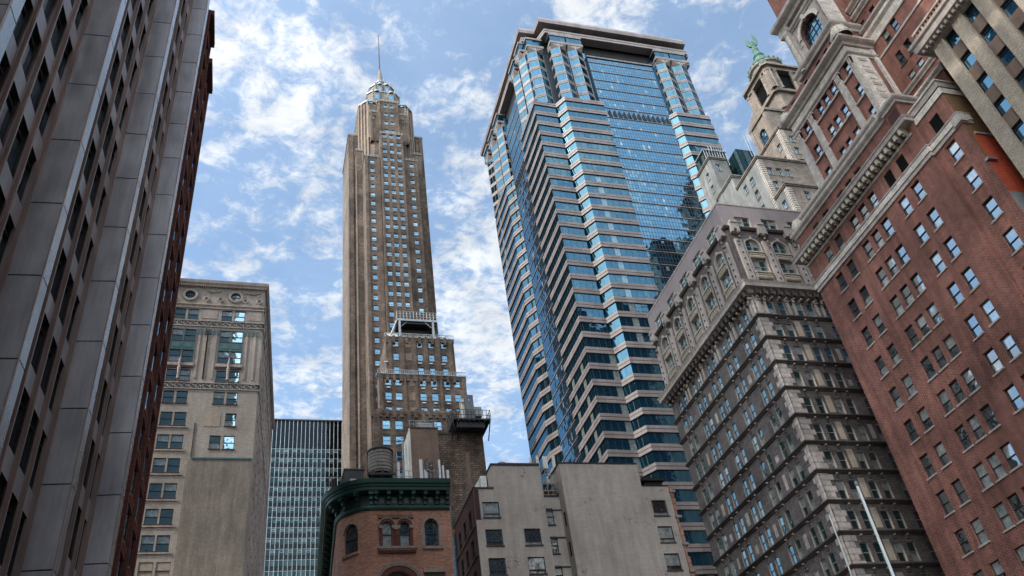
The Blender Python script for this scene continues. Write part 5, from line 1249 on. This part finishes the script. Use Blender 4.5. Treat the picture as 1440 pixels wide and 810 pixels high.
# ================================================================== low tan stucco block in the middle foreground
def tan_stucco():
    t = thing('stucco_building', None, 'low tan stucco block with stepped roofline and loft windows, bottom centre', 'apartment block')
    W = Wins(t); wall = MB(); m = 'stucco_old'; yF = 86.0
    F = Fr((23.2, yF), (31.4, yF)); hs = []
    for r in range(11):
        z = 39.25-3.23*r
        if z < 0: break
        W.add(F, 1.85, z, 1.9, 1.85, 'loft'); hs.append(W.hole(1.85, z, 1.9, 1.85))
        if r: W.add(F, 6.25, z, 1.9, 1.9, 'loft'); hs.append(W.hole(6.25, z, 1.9, 1.9))
    facade(wall, F, 0, 2.4, GZ, 42.75, [h for h in hs if h[0] < 2.4 and h[1] < 3], .22, m) if False else None
    facade(wall, F, 0, F.L, GZ, 42.7, hs, .22, m); wall.quad([(25.6, yF, 42.7), (31.4, yF, 42.7), (31.4, yF, 45.65), (25.6, yF, 45.65)], m)
    wall.box(25.6, 31.4, yF+.01, 97, 42.7, 45.62, m)
    Fc = Fr((32.0-.6, 87.7), (33.9, 87.7)); hc = []
    for r in range(12):
        z = 39.1-3.4*r
        if z < 0: break
        W.add(Fc, .95, z, 1.05, 2.0, 'narrow'); hc.append(W.hole(.95, z, 1.05, 2.0))
    facade(wall, Fc, 0, Fc.L, GZ, 42.6, hc, .2, m)
    Fs = Fr((33.9, 87.7), (33.9, yF-.02)); facade(wall, Fs, 0, Fs.L, GZ, 45.9, [(.6, 1.1, 38.5, 40.2), (.6, 1.1, 35, 36.7)], .2, m, 'black_steel')
    Fr_ = Fr((33.9, yF), (47.4, yF)); hr = []
    for r in range(12):
        z = 39.35-3.25*r
        if z < 0: break
        W.add(Fr_, 11.65, z, 1.85, 1.95, 'loft'); hr.append(W.hole(11.65, z, 1.85, 1.95))
    facade(wall, Fr_, 0, Fr_.L, GZ, 43.1, hr, .22, m); wall.quad([(33.9, yF, 43.1), (43.85, yF, 43.1), (43.85, yF, 46.0), (33.9, yF, 46.0)], m); wall.box(33.93, 43.85, yF+.01, 97, 43.1, 45.98, m)
    wall.box(23.9, 47.3, 89, 97, GZ, 42.5, m); wall.quad([(47.4, yF, GZ), (47.4, 97, GZ), (47.4, 97, 43.1), (47.4, yF, 43.1)], m)
    wall.quad([(33.9, yF+.3, 43.0), (47.4, yF+.3, 43.0), (47.4, 97, 43), (33.9, 97, 43)], 'roofing'); wall.quad([(23.2, yF, 42.65), (31.4, yF, 42.65), (31.4, 97, 42.65), (23.2, 97, 42.65)], 'roofing')
    # dark red street side on the left
    FL = Fr((23.2, 97.5), (23.2, yF)); hl = []
    for r in range(11):
        z = 38.7-3.4*r
        for a in (3.6, 6.2, 9.0): W.add(FL, a, z, 1.1, 2.3, 'dark'); hl.append(W.hole(a, z, 1.1, 2.3))
    facade(wall, FL, 0, FL.L, GZ, 42.7, hl, .25, 'maroon_brick'); wall.build('wall', t)
    c = MB(); c.band([(23.2, 97), (23.2, yF), (25.6, yF)], -.3, .07, 42.65, 42.85, 'black_steel'); c.band([(25.6, 90), (25.6, yF), (31.4, yF)], -.3, .08, 45.6, 45.85, 'black_steel'); c.band([(26.5, yF-.02), (31.4, yF-.02)], -.3, .02, 45.85, 45.95, 'rust')
    c.band([(33.9, 90), (33.9, yF), (43.85, yF)], -.3, .06, 45.95, 46.12, 'black_steel'); c.band([(43.9, yF), (47.4, yF)], -.3, .07, 43.08, 43.22, 'black_steel'); c.band([(31.5, 87.7), (33.8, 87.7)], -.3, .07, 42.5, 42.7, 'black_steel'); c.split('coping', t)
    q = MB(); q.box(23.22, 23.75, yF-.05, yF+.1, 39.0, 42.6, 'maroon_brick'); q.box(23.75, 23.82, yF-.06, yF+.1, 39.0, 42.6, 'stucco_gray')
    for z in (41.1, 37.8, 34.4): q.box(31.42, 33.88, 87.6, 87.75, z-.3, z-.18, 'trim_dark')
    q.split('corner_brickwork', t)
    q = MB(); z = 0
    while z < 42.5: q.box(47.3, 47.3+random.choice((.22, .42)), yF-.16, yF+.6, z, z+.75, 'salmon_brick'); z += .8
    for z in (42.2, 39.0, 35.7, 32.5): q.box(47.2, 47.95, yF-.3, yF+.7, z, z+.3, 'terracotta')
    q.split('brick_edge', t)
    s = MB()
    for z in (38.45, 35.2): s.fbox(FL, .3, 11, -.1, .12, z, z+.16, 'trim_dark')
    s.split('string_course', t); W.flush()
    p = tag(MBpipe(), 'long blue-grey drainpipe climbing the dark red side wall', 'pipe')
def MBpipe():
    b = MB(); b.tube((22.95, 96.3, GZ), (22.95, 96.3, 41.6), .28, .28, 'blue_pipe', 10); b.lathe((22.95, 96.3), [(.3, 41.4), (.42, 41.8), (.42, 42.3)], 'rust', 10)
    for z in rng(4, 6, 7): b.lathe((22.95, 96.3), [(.34, z), (.34, z+.2)], 'galvanised', 10)
    return b.build('drainpipe')
tan_stucco()
b = MB(); b.lathe((27.3, 87.4), [(.25, 45.6), (.25, 46.2), (.62, 46.35), (.62, 46.5), (.45, 46.62), (.2, 46.8), (.02, 46.85)], 'galvanised', 18); tag(b.build('roof_vent'), 'small mushroom-shaped metal vent on the tan stucco roof', 'vent')
b = MB(); b.box(23.45, 23.85, 88.6, 89.0, 42.6, 48.6, 'brown_brick'); b.box(23.4, 23.9, 88.55, 89.05, 48.6, 48.7, 'rust'); tag(b.build('chimney'), 'thin light brown chimney standing left of the tan stucco roof', 'chimney')
b = MB(); b.box(24.75, 25.45, 88, 91, 42.6, 45.3, 'stucco_white'); b.build('x').name = 'bulkhead'; tag(D.objects['bulkhead'], 'small pale roof bulkhead beside the stepped tan parapet', 'bulkhead')
b = MB(); b.box(44.6, 46.9, 86.6, 90, 43.2, 44.0, 'black_steel'); b.box(44.3, 47.2, 86.3, 90.3, 44.0, 44.35, 'black_steel'); tag(b.build('roof_hatch'), 'black flat roof housing above the right-hand tan parapet', 'roof housing')

def antenna_rack():
    t = thing('antenna_rack', None, 'rack of pale phone antennas rising between two tan stucco roofs', 'antennas')
    f = MB()
    for z in (43.4, 44.3, 45.4): f.box(31.5, 33.8, 88.0, 88.1, z, z+.1, 'galvanised')
    for x in (31.6, 32.2, 32.8, 33.4): f.tube((x, 88.05, 42.4), (x, 88.05, 46.3), .05, .05, 'galvanised', 6)
    for k in range(6): f.tube((31.6+k*.36, 88.05, 43.4), (31.6+k*.36+.34, 88.05, 44.3 if k % 2 else 43.9), .035, .035, 'galvanised', 5)
    f.box(31.7, 33.7, 88.1, 89, 42.6, 43.1, 'rust'); f.box(31.6, 33.7, 88.3, 90, 43.1, 44.6, 'black_steel'); f.build('steel_frame', t)
    for x, z, w_, h in ((30.9, 46.2, .26, 1.3), (31.8, 46.3, .28, 1.5), (32.6, 46.2, .55, 1.5), (33.8, 46.2, .34, 1.6)):
        a = MB(); a.hexa([(x, 87.7, z), (x+w_, 87.7, z), (x+w_, 87.9, z), (x, 87.9, z), (x, 87.55, z+h), (x+w_, 87.55, z+h), (x+w_, 87.75, z+h), (x, 87.75, z+h)], 'stucco_white'); a.tube((x+w_/2, 88, z-.6), (x+w_/2, 88, z+h*.8), .05, .05, 'galvanised', 6)
        a.tube((x+w_/2, 87.85, z-.1), (x+w_/2, 87.85, z-.5), .09, .09, 'rust', 6); a.build('antenna', t)
antenna_rack()

# ================================================================== rounded brownstone with green cornice
def round_corner():
    t = thing('corner_building', None, 'salmon brick corner building with rounded corner and dark green bracketed cornice', 'corner building')
    W = Wins(t); r = 2.9; c0 = (9.7, 68.4+r); pts = [(8.45, 99), ]
    side0 = (c0[0]-r, c0[1]); pts = [(side0[0]+1.55, side0[1]+27.5), side0]
    n = 24
    for j in range(1, n+1): a = math.pi/2*j/n; pts.append((c0[0]-r*math.cos(a), c0[1]-r*math.sin(a)))
    pts.append((16.15, 68.4)); C = Crv(pts); LS = C.c[1]; LC = C.c[n+1]; arc = LC-LS
    wall = MB(); holes = []
    def at(x): return LC+(x-9.7)
    wd = [(at(10.68), 28.7, .86, 2.2, 'arch'), (at(12.17), 28.7, .86, 2.2, 'arch'), (at(14.45), 28.65, 1.15, 2.45, 'arch'), (LS+arc*.52, 28.4, 1.4, 2.6, 'arch'),
          (at(14.45), 23.6, 1.2, 2.3, 'dark'), (LS+arc*.5, 23.4, 1.2, 2.4, 'dark'), (at(11.5), 23.0, 2.7, 3.6, 'arch')]
    for k in range(6):
        for z in (28.6, 24.0, 19.5): wd.append((3.0+k*4, z, 1.2, 2.3, 'dark'))
    for x, z, w_, h, k in wd: W.add(C, x, z, w_, h, k); holes.append(W.hole(x, z, w_, h))
    ex = [C.c[j] for j in range(len(C.c))]
    ex = [e for e in ex if not any(h[0]-.02 < e < h[1]+.02 for h in holes)]
    facade(wall, C, 0, C.L, GZ, 31.9, holes, .32, 'salmon_brick', extra=ex)
    wall.quad([(16.15, 68.4, GZ), (18.0, 95, GZ), (18.0, 95, 34.0), (16.15, 68.4, 34.0)], 'salmon_brick'); wall.build('wall', t)
    rf = MB(); rf.prism([(p[0]+.2, p[1]+.2) for p in pts]+[(17.5, 98.5)], 32.6, 34.0, 'roofing'); rf.build('roof', t)
    co = MB()
    co.sweep(pts, [(-.1, 31.9), (.14, 31.93), (.22, 32.1), (.22, 32.25), (.12, 32.3), (-.1, 32.35)], 'green_copper')
    co.sweep(pts, [(-.1, 32.3), (.06, 32.3), (.06, 33.3), (-.1, 33.35)], 'green_dark')
    co.sweep(pts, [(-.1, 33.3), (.98, 33.36), (1.02, 33.62), (1.12, 33.66), (1.14, 33.78), (1.28, 33.9), (1.33, 34.12), (1.36, 34.25), (-.2, 34.4)], 'green_copper'); co.split('cornice', t)
    a = .5; ks = []
    while a < C.L-.1: ks.append(a); a += 1.08 if a > LC-.5 else (.98 if a > LS else 1.15)
    for a in [at(9.75+1.06*k) for k in range(7)]+[LS+arc*f for f in (.15, .42, .70, .93)]+[1.0+1.5*k for k in range(18)]:
        if a > C.L-.1: a = C.L-.18
        b = MB(); b.fbox(C, a-.15, a+.15, -.1, .80, 33.08, 33.34, 'green_copper'); b.fbox(C, a-.13, a+.13, -.1, .50, 32.75, 33.08, 'green_copper'); b.fbox(C, a-.11, a+.11, -.1, .28, 32.35, 32.75, 'green_copper'); b.fbox(C, a-.18, a+.18, -.1, .86, 33.26, 33.345, 'verdigris'); b.build('bracket', t)
    pn = MB()
    for k in range(6): a = at(10.28+1.06*k); pn.fbox(C, a-.26, a+.26, -.1, .10, 32.45, 33.1, 'green_copper'); pn.fbox(C, a-.17, a+.17, -.1, .13, 32.53, 33.02, 'frieze_grey')
    pn.split('frieze_panel', t)
    # brick arches and stone trim round the windows
    def ring(a, zc, r0, r1, out, m, n=14, nm='arch_trim', teeth=False):
        o = MB(); pt = lambda rr, tt, b: C.P(a-rr*math.cos(tt), b, zc+rr*math.sin(tt))
        for j in range(n):
            t0, t1 = math.pi*j/n, math.pi*(j+1)/n
            o.hexa([pt(r0, t0, out), pt(r0, t1, out), pt(r0, t1, -.05), pt(r0, t0, -.05), pt(r1, t0, out), pt(r1, t1, out), pt(r1, t1, -.05), pt(r1, t0, -.05)], m)
            if teeth: q = pt(r1-.09, (t0+t1)/2, out+.03); o.lathe(q[:2], [(.02, q[2]-.06), (.07, q[2]), (.02, q[2]+.06)], 'terracotta', 5)
        o.build(nm, t); return o
    for a, w_, h, z in ((at(10.68), .86, 2.2, 28.7), (at(12.17), .86, 2.2, 28.7)):
        ring(a, z+h-w_/2, w_/2+.0, w_/2+.22, .06, 'terra_brick'); ring(a, z+h-w_/2, w_/2+.24, w_/2+.34, .12, 'terracotta')
    for a, zc, r0 in ((at(14.45), 30.525, .575), (LS+arc*.52, 30.3, .7)): ring(a, zc, r0+.02, r0+.2, .08, 'terracotta'); ring(a, zc, r0, r0+.03, .02, 'terra_brick')
    ring(at(11.5), 25.25, 1.37, 1.75, .08, 'terra_brick', 22); ring(at(11.5), 25.25, 1.78, 2.05, .16, 'terracotta', 26, teeth=True)
    s = MB()
    for x in (10.12, 11.25, 11.6, 12.72): s.fbox(C, at(x)-.12, at(x)+.12, -.05, .12, 28.7, 30.45, 'terra_brick'); s.fbox(C, at(x)-.18, at(x)+.18, -.05, .2, 30.25, 30.5, 'terracotta')
    s.fbox(C, at(11.43)-.10, at(11.43)+.10, -.05, .26, 28.7, 30.1, 'terra_brick'); s.fbox(C, at(11.43)-.2, at(11.43)+.2, -.05, .3, 30.1, 30.4, 'terracotta')
    s.fbox(C, at(9.85), at(13.1), -.05, .34, 28.42, 28.62, 'terracotta'); s.fbox(C, at(9.95), at(13.0), -.05, .22, 28.1, 28.42, 'terra_brick')
    s.fbox(C, at(9.95), at(12.95), -.05, .10, 31.15, 31.45, 'terra_brick')
    for k in range(22): s.fbox(C, at(10.0)+k*.135, at(10.0)+k*.135+.07, -.05, .14, 31.2, 31.38, 'terracotta'); s.fbox(C, at(9.95)+k*.14, at(9.95)+k*.14+.07, -.05, .3, 28.28, 28.4, 'terracotta')
    s.fbox(C, at(13.6), at(15.35), -.05, .16, 28.42, 28.58, 'terracotta'); s.fbox(C, at(13.55), at(15.4), -.05, .34, 26.35, 26.65, 'terracotta'); s.fbox(C, at(13.7), at(15.25), -.05, .16, 26.0, 26.35, 'trim_dark')
    for a0 in (LS+arc*.5,): s.fbox(C, a0-.85, a0+.85, -.05, .14, 28.2, 28.36, 'terracotta'); s.fbox(C, a0-.95, a0+.95, -.05, .3, 26.2, 26.45, 'terracotta')
    for a0 in (at(14.45),): s.fbox(C, a0-.14, a0+.14, -.05, .2, 31.1, 31.45, 'terracotta'); s.fbox(C, a0-.88, a0-.62, -.05, .07, 28.7, 30.5, 'terracotta'); s.fbox(C, a0+.62, a0+.88, -.05, .07, 28.7, 30.5, 'terracotta')
    s.split('stone_trim', t); W.flush()
round_corner()

# ------------------------------------------------------------------ things on and behind the rounded building's roof
def water_tank():
    t = thing('water_tank', None, 'round grey wooden water tank on the roof behind the green cornice', 'water tank')
    x, y = 13.2, 88.0; z = 45.2
    b = MB(); b.lathe((x, y), [(1.36, z), (1.42, z+1.4), (1.38, z+2.9)], 'tank_wood', 28); b.build('barrel', t)
    b = MB()
    for k in range(7): b.lathe((x, y), [(1.45, z+.2+.42*k), (1.46, z+.24+.42*k)], 'black_steel', 28)
    b.split('hoop', t)
    b = MB(); b.lathe((x, y), [(1.5, z+2.85), (1.48, z+3.0), (.75, z+3.35), (.1, z+3.55), (.02, z+3.75)], 'roofing', 28); b.build('lid', t)
    b = MB()
    for dx in (-1, 0, 1): b.box(x+dx-.12, x+dx+.12, y-1.5, y+1.5, z-.35, z, 'black_steel')
    for dx in (-1.1, 1.1):
        for dy in (-1.1, 1.1): b.tube((x+dx, y+dy, 34.6), (x+dx, y+dy, z-.3), .1, .1, 'black_steel', 6)
    b.box(x-1.5, x+1.5, y-1.5, y-1.35, z-.6, z-.35, 'black_steel'); b.split('stand', t)
    b = MB(); b.tube((x+1.5, y, z-.4), (x+1.5, y, 36), .07, .07, 'galvanised', 6); b.build('pipe', t)
water_tank()
b = MB(); b.box(9.2, 11.3, 88, 92, 34.6, 45.9, 'black_steel'); b.box(9.1, 11.4, 87.9, 92.1, 45.9, 46.05, 'roofing'); b.box(9.8, 10.5, 87.93, 88.1, 44.2, 44.8, 'galvanised'); tag(b.build('stair_bulkhead'), 'black box-shaped roof bulkhead left of the wooden tank', 'bulkhead')
b = MB(); b.box(7.9, 8.3, 89, 90, 34.6, 45.3, 'maroon_brick')
for k in range(5): b.tube((7.6+k*.4, 89, 44.2), (7.6+k*.4, 89, 45.6), .03, .03, 'black_steel', 4)
b.box(7.6, 9.2, 88.97, 89.03, 45.5, 45.6, 'black_steel'); tag(b.build('chimney'), 'dark red chimney with thin rail at the rounded roof left edge', 'chimney')
def brown_tower():
    t = thing('brick_building', None, 'narrow brown brick bulkhead tower with left side coloured pale as sunlit', 'brick building')
    b = MB(); b.box(19.1, 22.85, 100, 104.5, GZ, 58.4, 'brown_brick'); b.build('wall', t)
    b = MB(); b.box(18.98, 19.12, 100.02, 104.5, GZ, 58.35, 'stucco_white'); b.box(18.9, 19.1, 99.93, 100.1, GZ, 58.35, 'stucco_white'); b.build('lit_side', t)  # pale stucco side, the sunlight on it put into its colour
    b = MB(); b.box(18.95, 22.95, 99.9, 104.6, 58.4, 58.6, 'trim_dark')
    for k in range(8): b.tube((19.1+k*.53, 100.1, 58.6), (19.1+k*.53, 100.1, 59.7), .035, .035, 'galvanised', 4)
    for z in (59.1, 59.65): b.box(19.0, 22.9, 100.07, 100.13, z, z+.06, 'galvanised')
    b.box(20.6, 22.4, 101, 103, 58.6, 59.9, 'galvanised'); b.build('roof_rail', t)
    b = MB(); b.tube((18.5, 100.6, 34), (18.5, 100.6, 56.6), .16, .16, 'stucco_white', 8); b.tube((18.2, 101.0, 34), (18.2, 101.0, 57.0), .12, .12, 'galvanised', 8); b.split('flue_pipe', t)
brown_tower()
def dark_tower():
    t = thing('brick_building', None, 'windowless dark stained brick block with steel platform on its roof', 'brick building')
    b = MB(); b.box(24.4, 31.4, 108, 119, GZ, 62.2, 'dark_brick'); b.box(22.5, 24.4, 108.6, 119, GZ, 58, 'dark_brick'); b.build('wall', t)
    b = MB(); b.box(24.2, 31.6, 107.85, 119.1, 62.2, 62.45, 'trim_dark'); b.split('coping', t)
dark_tower()
def platform():
    t = thing('steel_platform', None, 'black railed steel platform cantilevered over the dark brick block', 'platform')
    b = MB(); b.box(26.6, 32.3, 105.8, 109.8, 63.5, 63.75, 'black_steel'); b.box(27.2, 31.4, 106.2, 109.5, 62.45, 63.5, 'black_steel')
    for k in range(8): b.box(26.6+k*.78, 26.7+k*.78, 105.8, 109.8, 63.25, 63.5, 'black_steel')
    for k in range(5): b.tube((26.7+k*.5, 105.9, 62.0), (26.7+k*.5, 105.9, 63.4), .04, .04, 'black_steel', 5)
    b.build('deck', t)
    b = MB()
    for (x0, y0, x1, y1) in ((26.6, 105.8, 32.3, 105.8), (26.6, 105.8, 26.6, 109.8), (32.3, 105.8, 32.3, 109.8)):
        n = int(math.hypot(x1-x0, y1-y0)/.55)
        for k in range(n+1): f = k/n; b.tube((x0+(x1-x0)*f, y0+(y1-y0)*f, 63.7), (x0+(x1-x0)*f, y0+(y1-y0)*f, 65.2), .04, .04, 'black_steel', 4)
        for z in (64.3, 65.15): b.tube((x0, y0, z), (x1, y1, z), .05, .05, 'black_steel', 4)
    for x in (26.7, 27.5, 32.2): b.tube((x, 105.85, 63.5), (x, 107.9, 61.2), .08, .08, 'black_steel', 5)
    b.split('railing', t)
    b = MB()
    for k in range(8): z = 60.9+k*.33; b.box(24.5, 26.6, 107.6, 107.66, z, z+.04, 'black_steel') if k in (2, 5) else None
    for k in range(7): b.box(26.6, 27.6, 107.5, 107.7, 62.3+k*.25, 62.36+k*.25, 'black_steel')
    b.build('stair', t)
platform()
def ac_unit():
    t = thing('cooling_unit', None, 'pale cooling unit with a round blue mark on the steel platform', 'cooling unit')
    b = MB(); b.box(28.7, 30.1, 106.4, 108.4, 63.8, 68.1, 'stucco_gray'); b.hexa([(28.1, 106.6, 63.8), (28.7, 106.6, 63.8), (28.7, 108.2, 63.8), (28.1, 108.2, 63.8), (28.45, 106.6, 67.4), (28.7, 106.6, 67.4), (28.7, 108.2, 67.4), (28.45, 108.2, 67.4)], 'stucco_white'); b.build('casing', t)
    b = MB(); n = 16
    b.quad([(29.45+.24*math.cos(2*math.pi*k/n), 106.39, 67.2+.24*math.sin(2*math.pi*k/n)) for k in range(n)], 'logo_blue')
    b.quad([(29.45+.11*math.cos(2*math.pi*k/n), 106.385, 67.2+.11*math.sin(2*math.pi*k/n)) for k in range(n)], 'white_paint'); b.build('round_mark', t)
    b = MB(); b.box(30.1, 31.3, 106.6, 108.4, 64.6, 66.2, 'galvanised'); b.box(28.6, 30.2, 106.3, 106.42, 65.3, 65.5, 'galvanised'); b.tube((28.0, 106.4, 66.6), (28.7, 106.4, 66.9), .12, .12, 'cream', 8); b.tube((28.0, 106.4, 63.8), (28.0, 106.4, 66.6), .1, .1, 'cream', 8); b.split('duct', t)
ac_unit()
def ant(x, y, z0, z1, w_, label, dx=0):
    b = MB(); b.box(x-w_/2, x+w_/2, y-.12, y+.12, z0, z1, 'white_paint'); b.tube((x, y+.2, 34.6), (x, y+.2, z1-.2), .05, .05, 'galvanised', 6); b.box(x-.05, x+.05, y, y+.2, z0+.3, z0+.4, 'galvanised'); b.box(x-.05, x+.05, y, y+.2, z1-.4, z1-.3, 'galvanised')
    o = b.build('antenna'); tag(o, label, 'antenna', 'antennas on the rounded building roof')
ant(15.25, 88, 44.9, 46.9, .30, 'tall white panel antenna just right of the water tank')
ant(17.45, 86, 43.9, 46.2, .34, 'wide white panel antenna in front of the brown brick bulkhead')
ant(17.95, 86, 43.9, 44.9, .34, 'short white panel antenna beside a taller one')
ant(19.55, 86, 43.9, 46.2, .22, 'slim white panel antenna right of the dark antenna cluster')
ant(19.95, 86, 43.9, 45.5, .2, 'shorter slim panel antenna at far right of the roof row')
ant(20.45, 86, 43.9, 44.9, .25, 'smallest panel antenna above the cornice right end')
b = MB()
for k in range(22):
    x = 18.35+random.uniform(-.45, .45); z = 44.2+random.uniform(0, 1.6); b.tube((x, 86, z), (x+random.uniform(-.3, .3), 86+random.uniform(-.3, .3), z+random.uniform(.2, .6)), .05, .05, 'galvanised' if k % 3 else 'black_steel', 5)
for dx in (-.4, 0, .4): b.tube((18.35+dx, 86, 34.6), (18.35+dx, 86, 46.0), .05, .05, 'black_steel', 5)
for z, dx in ((44.8, -.2), (45.3, .25), (44.6, .35)): b.lathe((18.35+dx, 85.85), [(.02, z-.22), (.22, z), (.02, z+.22)], 'galvanised', 10)
tag(b.build('antenna_cluster'), 'dark tangle of small dishes and masts above green cornice', 'antennas')
b = MB()
for z in (44.9, 45.6): b.tube((14.9, 87.5, z), (20.7, 87.5, z), .035, .035, 'galvanised', 5)
for k in range(9): b.tube((14.9+k*.72, 87.5, 34.6), (14.9+k*.72, 87.5, 45.6), .03, .03, 'galvanised', 4)
tag(b.build('roof_railing'), 'thin pipe railing running behind the roof antennas', 'railing')
for az, D0, zt, r0, r1, lb in ((40.71, 30.0, 11.42, .06, .045, 'thick white flagpole in front of the grey stone block, right one'), (38.42, 40.0, 14.35, .04, .03, 'thin white flagpole against the pale quoined corner, left one')):
    a = R(az); x, y = D0*math.sin(a), D0*math.cos(a); t = thing('flagpole', None, lb, 'flagpole', 'flagpoles')
    b = MB(); b.tube((x, y, GZ), (x, y, zt), r0*1.25, r1, 'white_paint', 14); b.build('pole', t, True)
    b = MB(); b.lathe((x, y), [(r1*.8, zt), (r1*1.5, zt+.06), (r1*1.3, zt+.16), (.01, zt+.2)], 'galvanised', 12); b.build('cap', t)
    b = MB(); b.tube((x-r0*2.2, y-.05, 1.0), (x-r1*1.2, y-.03, zt-.05), .012, .012, 'white_paint', 5); b.build('halyard', t)
    b = MB(); b.lathe((x, y), [(.35, GZ), (.35, GZ+.2), (.2, GZ+.4)], 'galvanised', 12); b.split('base', t)

# ================================================================== unseen buildings outside the view, added for reflections in glass
def added_south_blocks():
    for i, (x0, x1, y0, y1, h, m, lb) in enumerate(((100, 215, -60, 18, 205, 'granite_dark', 'unseen dark tower added behind the tan building to darken reflections'), (58, 118, -150, -90, 235, 'granite_dark', 'unseen dark tower added far behind the viewpoint to darken reflections'), (-12, 22, -120, -75, 95, 'limestone', 'unseen pale stone block added behind the viewpoint for reflections'), (24, 52, -150, -90, 140, 'tower_brick', 'unseen brown brick block added behind the viewpoint for reflections'))):
        t = thing('reflection_block', None, lb, 'building'); b = MB(); b.box(x0, x1, y0, y1, GZ, h, m); b.build('wall', t)
        for k in range(int(h/4.2)):
            s = MB(); s.box(x0+1, x1-1, y1-.1, y1+.06, 3+k*4.2, 5+k*4.2, 'ribbon'); s.split('ribbon_window', t)  # window bands of the added reflection blocks
added_south_blocks()
